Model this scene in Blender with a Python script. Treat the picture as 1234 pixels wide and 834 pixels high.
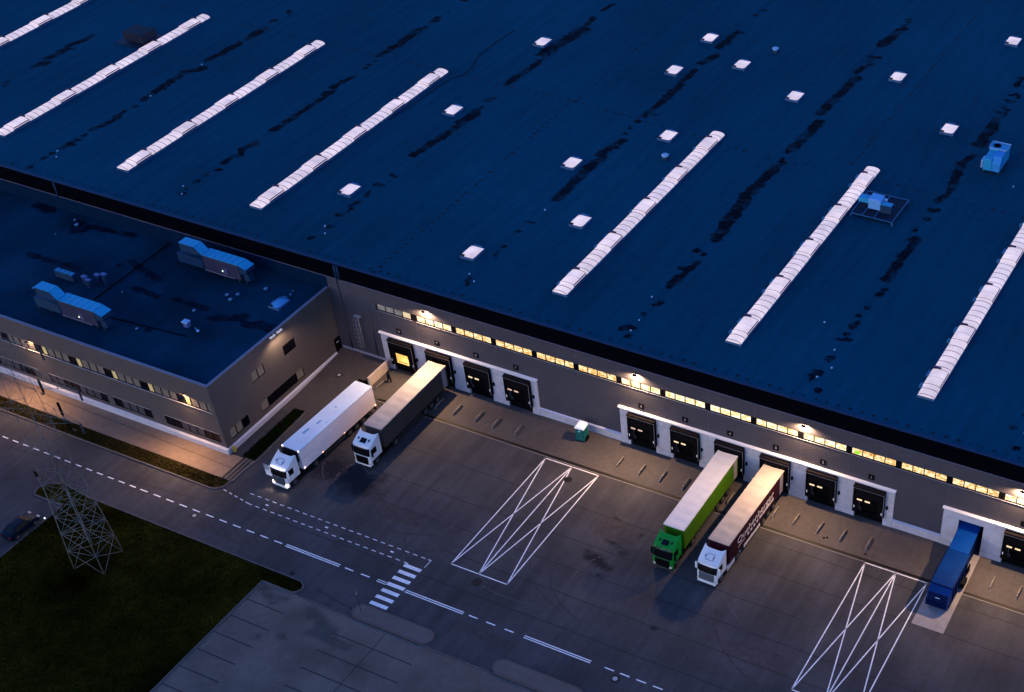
import bpy, bmesh, math, random
from mathutils import Vector, Matrix
import numpy as np

R = math.radians
random.seed(7)
for o in list(bpy.data.objects):
    bpy.data.objects.remove(o)
scene = bpy.context.scene
COL = scene.collection

# ------------------------------------------------------------------ camera
cam_d = bpy.data.cameras.new('camera')
cam = bpy.data.objects.new('camera', cam_d)
COL.objects.link(cam)
rx = Vector((0.89367728, 0.448406, -0.01652177))
ux = Vector((-0.30351784, 0.63121258, 0.71375598))
fx = Vector((-0.33048122, 0.63285286, -0.70019956))
m = Matrix((rx, ux, -fx)).transposed().to_4x4()
m.translation = Vector((96.19986, -108.32457, 107.27968))
cam.matrix_world = m
cam_d.sensor_width = 36
cam_d.lens = 1652.714 / 1234 * 36
cam_d.shift_x = (617 - 849.206) / 1234
cam_d.shift_y = (653.3515 - 417) / 1234
cam_d.clip_start = 1
cam_d.clip_end = 6000
scene.camera = cam

# ------------------------------------------------------------------ dusk sky, faint afterglow, exposure
SUN_EL, SUN_ROT = R(3), R(200)
world = bpy.data.worlds.new('World')
scene.world = world
world.use_nodes = True
wn = world.node_tree
wn.nodes.clear()
wo = wn.nodes.new('ShaderNodeOutputWorld')
wb = wn.nodes.new('ShaderNodeBackground')
sky = wn.nodes.new('ShaderNodeTexSky')
sky.sky_type = 'NISHITA'
sky.sun_disc = False
sky.sun_elevation = SUN_EL
sky.sun_rotation = SUN_ROT
sky.air_density = 1.0
sky.ozone_density = 3.0
tint = wn.nodes.new('ShaderNodeMixRGB')
tint.blend_type = 'MULTIPLY'
tint.inputs[0].default_value = 1
tint.inputs[2].default_value = (0.47, 0.60, 0.93, 1)
wn.links.new(sky.outputs[0], tint.inputs[1])
wn.links.new(tint.outputs[0], wb.inputs[0])
wb.inputs[1].default_value = 0.15
wn.links.new(wb.outputs[0], wo.inputs[0])

sun_d = bpy.data.lights.new('afterglow', 'SUN')
sun_d.energy = 0.03
sun_d.angle = R(25)
sun_d.color = (0.85, 0.8, 1.0)
sun = bpy.data.objects.new('afterglow', sun_d)
COL.objects.link(sun)
# light comes low from the camera's left
sd = Vector((-math.sin(R(200)) * -1, math.cos(R(200)), 0)).normalized()
sun.rotation_euler = (-Vector((sd.x * .8, sd.y * .8, .55))).to_track_quat('-Z', 'Y').to_euler()

scene.view_settings.view_transform = 'Standard'
scene.view_settings.look = 'None'
scene.view_settings.exposure = 2.5
EK = 1 / 5.657      # emission of lit things is given at display level, this undoes the exposure
scene.view_settings.gamma = 1
scene.view_settings.use_curve_mapping = False

# ------------------------------------------------------------------ helpers
MATS = {}
def mat(name, col, rough=0.75, var=0.15, scale=1.0, metal=0.0, emit=None, es=1.0, bump=0.0, spec=0.3,
        var2=None, scale2=0.15):
    if name in MATS:
        return MATS[name]
    mt = bpy.data.materials.new(name)
    mt.use_nodes = True
    nt = mt.node_tree
    b = nt.nodes['Principled BSDF']
    b.inputs['Roughness'].default_value = rough
    b.inputs['Metallic'].default_value = metal
    b.inputs['Specular IOR Level'].default_value = spec
    if var:
        tc = nt.nodes.new('ShaderNodeTexCoord')
        nz = nt.nodes.new('ShaderNodeTexNoise')
        nz.inputs['Scale'].default_value = scale
        nz.inputs['Detail'].default_value = 6
        nz.inputs['Roughness'].default_value = 0.6
        nt.links.new(tc.outputs['Object'], nz.inputs['Vector'])
        mr = nt.nodes.new('ShaderNodeMapRange')
        mr.inputs[1].default_value = 0.3
        mr.inputs[2].default_value = 0.7
        mr.inputs[3].default_value = 1 - var
        mr.inputs[4].default_value = 1 + var
        nt.links.new(nz.outputs[0], mr.inputs[0])
        last = mr.outputs[0]
        if var2:
            nz2 = nt.nodes.new('ShaderNodeTexNoise')
            nz2.inputs['Scale'].default_value = scale2
            nz2.inputs['Detail'].default_value = 4
            nt.links.new(tc.outputs['Object'], nz2.inputs['Vector'])
            m2 = nt.nodes.new('ShaderNodeMapRange')
            m2.inputs[1].default_value = 0.3
            m2.inputs[2].default_value = 0.7
            m2.inputs[3].default_value = 1 - var2
            m2.inputs[4].default_value = 1 + var2
            nt.links.new(nz2.outputs[0], m2.inputs[0])
            mm = nt.nodes.new('ShaderNodeMath')
            mm.operation = 'MULTIPLY'
            nt.links.new(last, mm.inputs[0])
            nt.links.new(m2.outputs[0], mm.inputs[1])
            last = mm.outputs[0]
        vm = nt.nodes.new('ShaderNodeVectorMath')
        vm.operation = 'SCALE'
        vm.inputs[0].default_value = col
        nt.links.new(last, vm.inputs['Scale'])
        nt.links.new(vm.outputs[0], b.inputs['Base Color'])
        if bump:
            bp = nt.nodes.new('ShaderNodeBump')
            bp.inputs['Strength'].default_value = bump
            bp.inputs['Distance'].default_value = 0.05
            nt.links.new(nz.outputs[0], bp.inputs['Height'])
            nt.links.new(bp.outputs[0], b.inputs['Normal'])
    else:
        b.inputs['Base Color'].default_value = (*col, 1)
    if emit:
        b.inputs['Emission Color'].default_value = (*emit, 1)
        b.inputs['Emission Strength'].default_value = es * EK
    MATS[name] = mt
    return mt

class MB:
    """collects shapes into one mesh"""
    def __init__(s):
        s.v = []; s.f = []; s.sm = []
    def add(s, vs, fs, smooth=False):
        n = len(s.v)
        s.v += [tuple(v) for v in vs]
        s.f += [tuple(i + n for i in f) for f in fs]
        s.sm += [smooth] * len(fs)
        return s
    def box(s, x0, x1, y0, y1, z0, z1):
        if x0 > x1: x0, x1 = x1, x0
        if y0 > y1: y0, y1 = y1, y0
        if z0 > z1: z0, z1 = z1, z0
        s.add([(x0,y0,z0),(x1,y0,z0),(x1,y1,z0),(x0,y1,z0),(x0,y0,z1),(x1,y0,z1),(x1,y1,z1),(x0,y1,z1)],
              [(0,3,2,1),(4,5,6,7),(0,1,5,4),(1,2,6,5),(2,3,7,6),(3,0,4,7)])
        return s
    def bbox(s, x0, x1, y0, y1, z0, z1, b=0.04):
        """box with chamfered edges"""
        bm = bmesh.new()
        bmesh.ops.create_cube(bm, size=1)
        for v in bm.verts:
            v.co = Vector(((x0+x1)/2 + v.co.x*(x1-x0), (y0+y1)/2 + v.co.y*(y1-y0), (z0+z1)/2 + v.co.z*(z1-z0)))
        bmesh.ops.bevel(bm, geom=bm.edges[:], offset=b, segments=2, affect='EDGES', profile=0.6)
        bm.verts.index_update()
        s.add([v.co for v in bm.verts], [[v.index for v in f.verts] for f in bm.faces])
        bm.free()
        return s
    def quad(s, a, b, c, d):
        return s.add([a, b, c, d], [(0, 1, 2, 3)])
    def prism(s, poly, axis, a0, a1, smooth=False):
        """poly 2-D list extruded along axis ('x': poly=(y,z), 'y': (x,z), 'z': (x,y))"""
        n = len(poly)
        def P(p, a):
            return {'x': (a, p[0], p[1]), 'y': (p[0], a, p[1]), 'z': (p[0], p[1], a)}[axis]
        vs = [P(p, a0) for p in poly] + [P(p, a1) for p in poly]
        fs = [tuple(range(n)), tuple(range(2*n-1, n-1, -1))]
        s.add(vs, fs)
        k = len(s.v) - 2*n
        for i in range(n):
            j = (i+1) % n
            s.f.append((k+j, k+i, k+n+i, k+n+j)); s.sm.append(smooth)
        return s
    def tube(s, a, b, r, r2=None, n=8, smooth=True):
        a, b = Vector(a), Vector(b)
        r2 = r if r2 is None else r2
        d = (b - a).normalized()
        t = Vector((0,0,1)) if abs(d.z) < 0.9 else Vector((1,0,0))
        u = d.cross(t).normalized(); w = d.cross(u)
        vs = []
        for c, rr in ((a, r), (b, r2)):
            for i in range(n):
                an = 2*math.pi*i/n
                vs.append(c + u*math.cos(an)*rr + w*math.sin(an)*rr)
        fs = [(i, (i+1) % n, n+(i+1) % n, n+i) for i in range(n)]
        s.add(vs, fs, smooth)
        k = len(s.v) - 2*n
        s.f.append(tuple(k+i for i in range(n-1, -1, -1))); s.sm.append(False)
        s.f.append(tuple(k+n+i for i in range(n))); s.sm.append(False)
        return s
    def build(s, name, material, parent=None):
        me = bpy.data.meshes.new(name)
        me.from_pydata(s.v, [], s.f)
        me.polygons.foreach_set('use_smooth', s.sm)
        me.materials.append(material)
        bm = bmesh.new(); bm.from_mesh(me)
        bmesh.ops.recalc_face_normals(bm, faces=bm.faces)
        bm.to_mesh(me); bm.free()
        me.update()
        o = bpy.data.objects.new(name, me)
        COL.objects.link(o)
        if parent: o.parent = parent
        return o

def build_each(b, name, material, parent=None):
    """one object per connected piece"""
    n = len(b.v); par = list(range(n))
    def fd(i):
        while par[i] != i: par[i] = par[par[i]]; i = par[i]
        return i
    for f in b.f:
        for q in f[1:]:
            par[fd(q)] = fd(f[0])
    groups = {}
    for f, sm in zip(b.f, b.sm): groups.setdefault(fd(f[0]), []).append((f, sm))
    out = []
    for g in groups.values():
        ids = sorted({i for f, _ in g for i in f}); mp = {i: k for k, i in enumerate(ids)}
        c = MB(); c.v = [b.v[i] for i in ids]; c.f = [tuple(mp[i] for i in f) for f, _ in g]; c.sm = [sm for _, sm in g]
        out.append(c.build(name, material, parent))
    return out

def tag(o, label, cat, group=None):
    o['label'] = label; o['category'] = cat
    if group: o['group'] = group
    return o
def struct(o, kind='structure'):
    o['kind'] = kind
    return o
def thing(name, label, cat, loc=(0, 0, 0), rz=0, group=None):
    o = bpy.data.objects.new(name, None)
    o.empty_display_size = 0.3
    COL.objects.link(o)
    o.location = loc; o.rotation_euler = (0, 0, rz)
    return tag(o, label, cat, group)
def kids(o):
    return [c for c in bpy.data.objects if c.parent == o]
def dup(root, loc, label, rz=None):
    def cp(o, par):
        c = o.copy(); COL.objects.link(c)
        if par: c.parent = par
        for k in kids(o):
            cp(k, c)
        return c
    r = cp(root, None)
    r.location = loc
    if rz is not None: r.rotation_euler = (0, 0, rz)
    r['label'] = label
    return r
def ordn(i):
    return ['first','second','third','fourth','fifth','sixth','seventh','eighth','ninth','tenth','eleventh',
            'twelfth','thirteenth','fourteenth','fifteenth','sixteenth','seventeenth','eighteenth','nineteenth','twentieth'][i]

STAINS= [(-86.8, 35.9, -87.7, 32.5, 0.31), (-87.7, 32.5, -87.6, 27.4, 0.25), (-87.1, 26.0, -87.2, 24.4, 0.25), (-63.3, 49.1, -63.4, 46.1, 0.25), (-63.6, 44.0, -64.2, 37.3, 0.3), (-62.8, 35.2, -64.7, 32.8, 0.35), (-64.5, 32.5, -64.2, 25.9, 0.32), (-64.2, 25.9, -64.0, 23.5, 0.25), (-63.5, 21.2, -63.5, 21.2, 0.25), (-63.9, 19.4, -63.9, 19.4, 0.25), (-63.4, 17.8, -63.6, 15.9, 0.25), (-63.6, 15.9, -64.2, 13.3, 0.25), (-64.0, 11.6, -64.0, 11.6, 0.25), (-63.9, 10.1, -64.2, 7.3, 0.25), (-64.3, 5.8, -64.3, 5.8, 0.25), (-64.3, 4.4, -64.3, 4.4, 0.25), (-64.3, 1.6, -64.3, 1.6, 0.25), (-40.2, 25.9, -40.7, 24.1, 0.25), (-40.5, 20.3, -40.8, 17.5, 0.25), (-40.5, 16.1, -40.6, 13.8, 0.25), (-40.1, 12.2, -40.1, 12.2, 0.25), (-40.6, 10.2, -40.6, 10.2, 0.25), (-40.6, 8.4, -40.6, 8.4, 0.25), (-40.6, 6.5, -40.6, 6.5, 0.25), (-16.9, 71.1, -18.2, 61.1, 0.54), (-17.4, 58.7, -17.8, 49.9, 0.26), (5.6, 80.5, 5.2, 74.6, 0.25), (6.1, 71.5, 5.3, 68.4, 0.32), (5.5, 65.8, 5.4, 61.6, 0.25), (5.6, 59.9, 5.7, 54.5, 0.31), (5.7, 54.5, 5.4, 49.9, 0.25), (5.4, 48.1, 5.4, 48.1, 0.25), (5.4, 46.0, 5.4, 46.0, 0.25), (5.5, 44.2, 5.5, 44.2, 0.25), (6.1, 42.5, 5.2, 37.6, 0.34), (5.6, 35.9, 5.8, 25.0, 0.35), (28.6, 91.9, 27.7, 85.3, 0.4), (29.0, 81.2, 27.4, 80.9, 0.25), (28.0, 77.3, 27.7, 75.2, 0.25), (28.3, 73.7, 27.9, 61.3, 0.35), (28.7, 59.0, 28.4, 50.0, 0.36), (28.1, 49.2, 28.1, 49.2, 0.25), (28.3, 47.1, 28.3, 47.1, 0.25), (28.6, 45.1, 28.6, 45.1, 0.25), (50.2, 83.7, 50.5, 80.9, 0.25), (50.7, 77.8, 50.7, 77.8, 0.25), (50.6, 76.0, 50.6, 76.0, 0.25), (50.7, 73.9, 50.7, 73.9, 0.25), (50.8, 71.9, 50.8, 71.9, 0.25), (51.0, 70.0, 50.9, 62.0, 0.29), (28.3, 43.7, 28.0, 36.5, 0.36), (28.0, 36.5, 29.0, 25.2, 0.42), (29.2, 21.6, 29.2, 21.6, 0.25), (29.3, 19.6, 29.3, 19.6, 0.25), (29.1, 18.3, 28.7, 13.5, 0.25), (29.2, 9.9, 29.2, 9.9, 0.25), (29.0, 2.5, 29.0, 2.5, 0.25), (-40.2, 26.8, -40.1, 37.2, 0.25), (-41.0, 38.3, -40.3, 42.4, 0.25), (-40.2, 57.2, -40.9, 52.7, 0.25), (-18.2, 26.6, -16.7, 40.4, 0.3), (51.6, 19.6, 51.6, 19.6, 0.25), (51.4, 17.6, 51.4, 17.6, 0.25), (51.6, 13.8, 51.6, 13.8, 0.25), (51.5, 8.8, 51.5, 8.8, 0.25), (52.6, 2.7, 52.6, 2.7, 0.25), (73.8, 5.7, 73.8, 5.7, 0.25), (75.1, 2.6, 75.1, 2.6, 0.25), (51.4, 68.3, 50.9, 61.9, 0.36), (51.5, 59.0, 50.6, 56.4, 0.25), (50.6, 56.4, 51.5, 49.6, 0.32), (51.5, 47.3, 51.5, 47.3, 0.25), (51.2, 45.6, 51.2, 45.6, 0.25), (50.9, 43.3, 50.9, 43.3, 0.25), (51.3, 41.0, 51.3, 41.0, 0.25), (50.9, 37.8, 50.9, 37.8, 0.25), (51.9, 36.1, 51.5, 30.5, 0.26), (51.5, 30.5, 51.7, 25.8, 0.31), (52.2, 23.8, 52.2, 23.8, 0.25), (52.0, 22.7, 52.0, 22.7, 0.25), (-40.7, 60.0, -40.6, 55.7, 0.35), (-40.1, 54.5, -40.7, 51.9, 0.25), (-40.7, 51.9, -40.9, 49.7, 0.25), (-40.5, 46.7, -40.5, 46.7, 0.25), (-18.0, 52.5, -17.8, 50.0, 0.26), (-17.3, 45.3, -17.7, 44.6, 0.25), (-17.3, 41.5, -17.6, 37.3, 0.28)]
OST= [(-53.8, -10.4, -45.6, -10.1, 0.25), (-62.4, -0.6, -59.6, -1.1, 0.42), (-53.4, -2.3, -52.3, -3.0, 0.62), (-35.7, -10.4, -31.5, -10.5, 0.27), (-29.5, -10.0, -24.1, -10.0, 0.25), (-22.1, -11.1, -18.6, -9.4, 0.34), (-17.5, -10.3, -13.9, -9.6, 0.42), (-27.6, -16.5, -27.6, -16.5, 0.25), (-41.2, -7.2, -41.2, -7.2, 0.25), (-51.9, -1.9, -44.5, -1.0, 0.26), (-40.7, -5.9, -34.1, -7.6, 0.25)]
GST= [(34.7, -13.2, 36.3, -15.4, 0.47), (37.4, -16.3, 37.4, -16.3, 0.25), (38.2, -16.8, 38.2, -16.8, 0.25), (38.5, -13.5, 38.5, -13.5, 0.25), (37.4, -21.1, 37.4, -21.1, 0.25), (46.5, -25.2, 46.5, -25.2, 0.25), (34.8, -18.6, 37.7, -19.6, 0.37), (12.2, -38.9, 15.9, -40.6, 0.4), (13.9, -41.5, 19.1, -41.5, 0.25), (6.4, -39.2, 8.9, -39.0, 0.25), (6.0, -38.2, 5.4, -38.7, 0.25), (9.5, -44.4, 9.5, -44.4, 0.25), (11.8, -43.3, 11.8, -43.3, 0.25), (7.7, -39.8, 7.7, -39.8, 0.25), (-0.1, -19.2, 5.3, -19.9, 1.08)]
CABLE= [(-26.79, 66.23), (-26.88, 63.55), (-27.08, 60.39), (-26.81, 55.9), (-25.94, 53.59), (-25.54, 51.99), (-25.36, 50.09), (-26.24, 48.17), (-26.65, 44.97), (-26.77, 39.89), (-27.18, 33.64)]


_r = random.Random(5)
for _x in (-86.9, -63.8, -40.5, -17.4, 5.7, 28.4, 51.4, 74.5):
    for _ in range(34):
        _y = _r.uniform(2, 96); _l = _r.choice((0, 0, .4, 1.2))
        STAINS.append((_x+_r.gauss(0, .35), _y, _x+_r.gauss(0, .35), _y+_l, _r.uniform(.14, .24)))
D = 5.769            # bay width of the hall front
# ------------------------------------------------------------------ stained sheet (real dirt and puddle film on roof and yard)
def stained(name, x0, x1, y0, y1, z, step, segs, base, dark, rough, hard=True, parent=None, var=0.12, sc=0.12,
            wr=0.35, fine=3.0, wscale=1.0, zf=None, streak=0.0):
    nx = int((x1-x0)/step) + 1; ny = int((y1-y0)/step) + 1
    xs = np.linspace(x0, x1, nx); ys = np.linspace(y0, y1, ny)
    X, Y = np.meshgrid(xs, ys)
    M = np.zeros_like(X)
    for (ax, ay, bx, by, w) in segs:
        w = w * wscale
        dx, dy = bx-ax, by-ay
        L = dx*dx + dy*dy
        t = np.clip(((X-ax)*dx + (Y-ay)*dy)/L, 0, 1) if L > 1e-6 else np.zeros_like(X)
        dist = np.hypot(X-(ax+t*dx), Y-(ay+t*dy))
        M = np.maximum(M, np.clip(1.5 - dist/(w*1.25), 0, 1.5)/1.5)
    Z = np.full_like(X, z) if zf is None else zf(X, Y)
    co = np.stack([X, Y, Z], -1).reshape(-1, 3)
    me = bpy.data.meshes.new(name)
    i = np.arange(ny-1)[:, None]*nx + np.arange(nx-1)[None, :]
    F = np.stack([i, i+1, i+nx+1, i+nx], -1).reshape(-1, 4)
    me.vertices.add(len(co)); me.vertices.foreach_set('co', co.ravel())
    me.loops.add(F.size); me.loops.foreach_set('vertex_index', F.ravel())
    me.polygons.add(len(F))
    me.polygons.foreach_set('loop_start', np.arange(len(F))*4)
    me.polygons.foreach_set('loop_total', np.full(len(F), 4))
    at = me.attributes.new('dirt', 'FLOAT', 'POINT')
    at.data.foreach_set('value', M.ravel().astype(np.float32))
    me.update(calc_edges=True)
    mt = bpy.data.materials.new(name); mt.use_nodes = True
    nt = mt.node_tree; b = nt.nodes['Principled BSDF']
    b.inputs['Specular IOR Level'].default_value = 0.06
    N = nt.nodes.new; Lk = nt.links.new
    a = N('ShaderNodeAttribute'); a.attribute_name = 'dirt'
    tc = N('ShaderNodeTexCoord')
    n1 = N('ShaderNodeTexNoise'); n1.inputs['Scale'].default_value = 0.9; n1.inputs['Detail'].default_value = 6; n1.inputs['Roughness'].default_value = 0.65
    Lk(tc.outputs['Object'], n1.inputs['Vector'])
    n1.inputs['Scale'].default_value = 0.8 if hard else 0.5
    n1.inputs['Roughness'].default_value = 0.75
    m5 = N('ShaderNodeMath'); m5.operation = 'MULTIPLY'; Lk(a.outputs['Fac'], m5.inputs[0]); m5.inputs[1].default_value = 0.84
    ma = N('ShaderNodeMath'); ma.operation = 'MULTIPLY_ADD'
    Lk(n1.outputs[0], ma.inputs[0]); ma.inputs[1].default_value = 1.5
    Lk(m5.outputs[0], ma.inputs[2])
    th0 = N('ShaderNodeMapRange'); th0.interpolation_type = 'SMOOTHSTEP'
    th0.inputs[1].default_value = 1.04 if hard else 0.95
    th0.inputs[2].default_value = 1.20 if hard else 1.50
    Lk(ma.outputs[0], th0.inputs[0])
    gt = N('ShaderNodeMapRange'); gt.interpolation_type = 'SMOOTHSTEP'; gt.inputs[1].default_value = 0.03; gt.inputs[2].default_value = 0.30
    Lk(a.outputs['Fac'], gt.inputs[0])
    th = N('ShaderNodeMath'); th.operation = 'MULTIPLY'; Lk(th0.outputs[0], th.inputs[0]); Lk(gt.outputs[0], th.inputs[1])
    thout = th.outputs[0]
    if hard:      # blotchy paler middles of the puddle beds
        n5 = N('ShaderNodeTexNoise'); n5.inputs['Scale'].default_value = 0.55; n5.inputs['Detail'].default_value = 6; n5.inputs['Roughness'].default_value = 0.75
        mp5 = N('ShaderNodeMapping'); mp5.inputs['Location'].default_value = (13, 7, 3); Lk(tc.outputs['Object'], mp5.inputs['Vector']); Lk(mp5.outputs[0], n5.inputs['Vector'])
        inn = N('ShaderNodeMapRange'); inn.interpolation_type = 'SMOOTHSTEP'
        inn.inputs[1].default_value = 0.47; inn.inputs[2].default_value = 0.62; inn.inputs[3].default_value = 1.0; inn.inputs[4].default_value = 0.42
        Lk(n5.outputs[0], inn.inputs[0])
        m6 = N('ShaderNodeMath'); m6.operation = 'MULTIPLY'; Lk(th.outputs[0], m6.inputs[0]); Lk(inn.outputs[0], m6.inputs[1])
        thout = m6.outputs[0]
    # broad, medium and fine mottling of the surface itself
    n2 = N('ShaderNodeTexNoise'); n2.inputs['Scale'].default_value = sc; n2.inputs['Detail'].default_value = 5
    Lk(tc.outputs['Object'], n2.inputs['Vector'])
    m2 = N('ShaderNodeMapRange'); m2.inputs[1].default_value = 0.3; m2.inputs[2].default_value = 0.7
    m2.inputs[3].default_value = 1-var; m2.inputs[4].default_value = 1+var
    Lk(n2.outputs[0], m2.inputs[0])
    n3 = N('ShaderNodeTexNoise'); n3.inputs['Scale'].default_value = fine; n3.inputs['Detail'].default_value = 8; n3.inputs['Roughness'].default_value = 0.8
    Lk(tc.outputs['Object'], n3.inputs['Vector'])
    m3 = N('ShaderNodeMapRange'); m3.inputs[1].default_value = 0.3; m3.inputs[2].default_value = 0.7
    m3.inputs[3].default_value = 0.86; m3.inputs[4].default_value = 1.14
    Lk(n3.outputs[0], m3.inputs[0])
    mu = N('ShaderNodeMath'); mu.operation = 'MULTIPLY'
    Lk(m2.outputs[0], mu.inputs[0]); Lk(m3.outputs[0], mu.inputs[1])
    last = mu.outputs[0]
    if streak:
        mp = N('ShaderNodeMapping'); mp.inputs['Scale'].default_value = (0.9, 0.06, 1)
        Lk(tc.outputs['Object'], mp.inputs['Vector'])
        n4 = N('ShaderNodeTexNoise'); n4.inputs['Scale'].default_value = 1.0; n4.inputs['Detail'].default_value = 5
        Lk(mp.outputs[0], n4.inputs['Vector'])
        m4 = N('ShaderNodeMapRange'); m4.inputs[1].default_value = 0.3; m4.inputs[2].default_value = 0.7
        m4.inputs[3].default_value = 1-streak; m4.inputs[4].default_value = 1+streak
        Lk(n4.outputs[0], m4.inputs[0])
        mu2 = N('ShaderNodeMath'); mu2.operation = 'MULTIPLY'
        Lk(last, mu2.inputs[0]); Lk(m4.outputs[0], mu2.inputs[1]); last = mu2.outputs[0]
    vs = N('ShaderNodeVectorMath'); vs.operation = 'SCALE'; vs.inputs[0].default_value = base
    Lk(last, vs.inputs['Scale'])
    mx = N('ShaderNodeMix'); mx.data_type = 'RGBA'
    Lk(thout, mx.inputs[0]); Lk(vs.outputs[0], mx.inputs[6]); mx.inputs[7].default_value = (*dark, 1)
    Lk(mx.outputs[2], b.inputs['Base Color'])
    rr = N('ShaderNodeMapRange'); rr.inputs[3].default_value = rough; rr.inputs[4].default_value = wr
    Lk(th.outputs[0], rr.inputs[0]); Lk(rr.outputs[0], b.inputs['Roughness'])
    me.materials.append(mt)
    o = bpy.data.objects.new(name, me); COL.objects.link(o)
    if parent: o.parent = parent
    return o

# ------------------------------------------------------------------ base materials
M_wall = mat('grey_cladding', (0.080, 0.073, 0.086), 0.6, 0.06, 0.4, spec=0.15, var2=0.06, scale2=0.1)
M_owall = mat('office_cladding', (0.112, 0.092, 0.088), 0.6, 0.05, 0.4, spec=0.15, var2=0.06, scale2=0.1)
def ribbed(m_, step, amt):
    nt = m_.node_tree; b = nt.nodes['Principled BSDF']
    tc = nt.nodes.new('ShaderNodeTexCoord'); sp = nt.nodes.new('ShaderNodeSeparateXYZ'); nt.links.new(tc.outputs['Object'], sp.inputs[0])
    d = nt.nodes.new('ShaderNodeMath'); d.operation = 'DIVIDE'; nt.links.new(sp.outputs['Z'], d.inputs[0]); d.inputs[1].default_value = step
    f = nt.nodes.new('ShaderNodeMath'); f.operation = 'FRACT'; nt.links.new(d.outputs[0], f.inputs[0])
    g = nt.nodes.new('ShaderNodeMath'); g.operation = 'LESS_THAN'; nt.links.new(f.outputs[0], g.inputs[0]); g.inputs[1].default_value = .3
    bp = nt.nodes.new('ShaderNodeBump'); bp.inputs['Strength'].default_value = amt; bp.inputs['Distance'].default_value = .04
    nt.links.new(g.outputs[0], bp.inputs['Height']); nt.links.new(bp.outputs[0], b.inputs['Normal'])
ribbed(M_wall, .333, .8); ribbed(M_owall, .25, .7)
M_fascia = mat('black_fascia', (0.0012, 0.0010, 0.0035), 0.9, 0.2, 1, spec=0.03)
M_conc = mat('white_concrete', (0.56, 0.52, 0.55), 0.8, 0.12, 1.3, bump=0.1, var2=0.08, scale2=0.3)
M_cop = mat('white_coping', (0.80, 0.78, 0.80), 0.4, 0.06, 1.0)
M_black = mat('black_rubber', (0.0022, 0.0018, 0.0024), 0.85, 0.2, 3, spec=0.08)
M_frameb = mat('black_frame', (0.0035, 0.003, 0.0042), 0.7, 0.1, 3, spec=0.1)
M_brown = mat('brown_shelter_top', (0.011, 0.008, 0.009), 0.8, 0.1, 2, spec=0.1)
M_edge = mat('pale_edge_trim', (0.17, 0.15, 0.16), 0.5, 0.05)
M_paint = mat('white_road_paint', (0.86, 0.84, 0.87), 0.7, 0.20, 4.0, var2=0.10, scale2=0.5)
M_seam = mat('tar_seam', (0.003, 0.0025, 0.0035), 0.6, 0.2, 2)
M_seam2 = mat('faint_seam', (0.018, 0.016, 0.020), 0.8, 0.2, 2)
M_kerb = mat('kerb_stone', (0.105, 0.092, 0.095), 0.85, 0.15, 2)
M_steel = mat('galvanised_steel', (0.27, 0.28, 0.30), 0.5, 0.1, 3, metal=0.3)
M_dsteel = mat('dark_steel', (0.05, 0.05, 0.06), 0.5, 0.1, 3, metal=0.3)
M_hv = mat('blue_plant_casing', (0.02, 0.34, 0.60), 0.5, 0.10, 1.5)
M_hvd = mat('dark_blue_casing', (0.006, 0.040, 0.095), 0.6, 0.10, 1.5)
M_hvg = mat('grey_plant_panel', (0.040, 0.038, 0.075), 0.5, 0.10, 1.5)
M_tyre = mat('tyre_rubber', (0.012, 0.012, 0.013), 0.85, 0.1, 5)
M_rim = mat('wheel_rim', (0.13, 0.13, 0.14), 0.4, 0.05, metal=0.5)
M_glass = mat('dark_glass', (0.003, 0.003, 0.006), 0.25, 0, spec=0.3)
M_white = mat('white_paint', (0.80, 0.80, 0.82), 0.35, 0.04, 1.0, spec=0.5)
M_lampw = mat('lit_lamp_face', (0.9, 0.9, 0.85), 0.4, 0, emit=(1, 0.85, 0.6), es=12)

# ================================================================== GROUND
g = MB(); g.quad((-1500,-1500,-0.02), (1500,-1500,-0.02), (1500,1500,-0.02), (-1500,1500,-0.02))
struct(g.build('ground', mat('ground_base', (0.05, 0.046, 0.052), 0.9, 0.15, 0.05)))

yard = stained('yard_asphalt', -130, 115, -92, 0, 0.0, 0.7, GST, (0.066, 0.062, 0.068), (0.018, 0.018, 0.023), 0.85,
               hard=False, var=0.24, sc=0.15, wr=0.7, fine=1.8, wscale=2.2, streak=0.16)
struct(yard)

def sheet(name, poly, z, m_, kind='structure', th=0.0):
    b = MB()
    if th:
        b.prism(poly, 'z', z-th, z)
    else:
        b.add([(p[0], p[1], z) for p in poly], [tuple(range(len(poly)))])
    return struct(b.build(name, m_), kind)

# apron in front of the docks (a browner, older surface) inside the drain line
M_apron = mat('apron_asphalt', (0.082, 0.070, 0.068), 0.9, 0.14, 1.6, bump=0.15, var2=0.16, scale2=0.18)
sheet('dock_apron', [(-5.4,-6.05),(115,-6.05),(115,0),(-5.4,0)], 0.004, M_apron)
b = MB(); b.box(-3.0, 115, -6.45, -6.02, 0.0, 0.012)
struct(b.build('drain_channel', M_seam))
b = MB(); b.box(-3.0, 115, -6.56, -6.455, 0.0, 0.018)
struct(b.build('drain_kerb', mat('drain_edge', (0.20, 0.175, 0.18), 0.8, 0.1, 2)))

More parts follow.
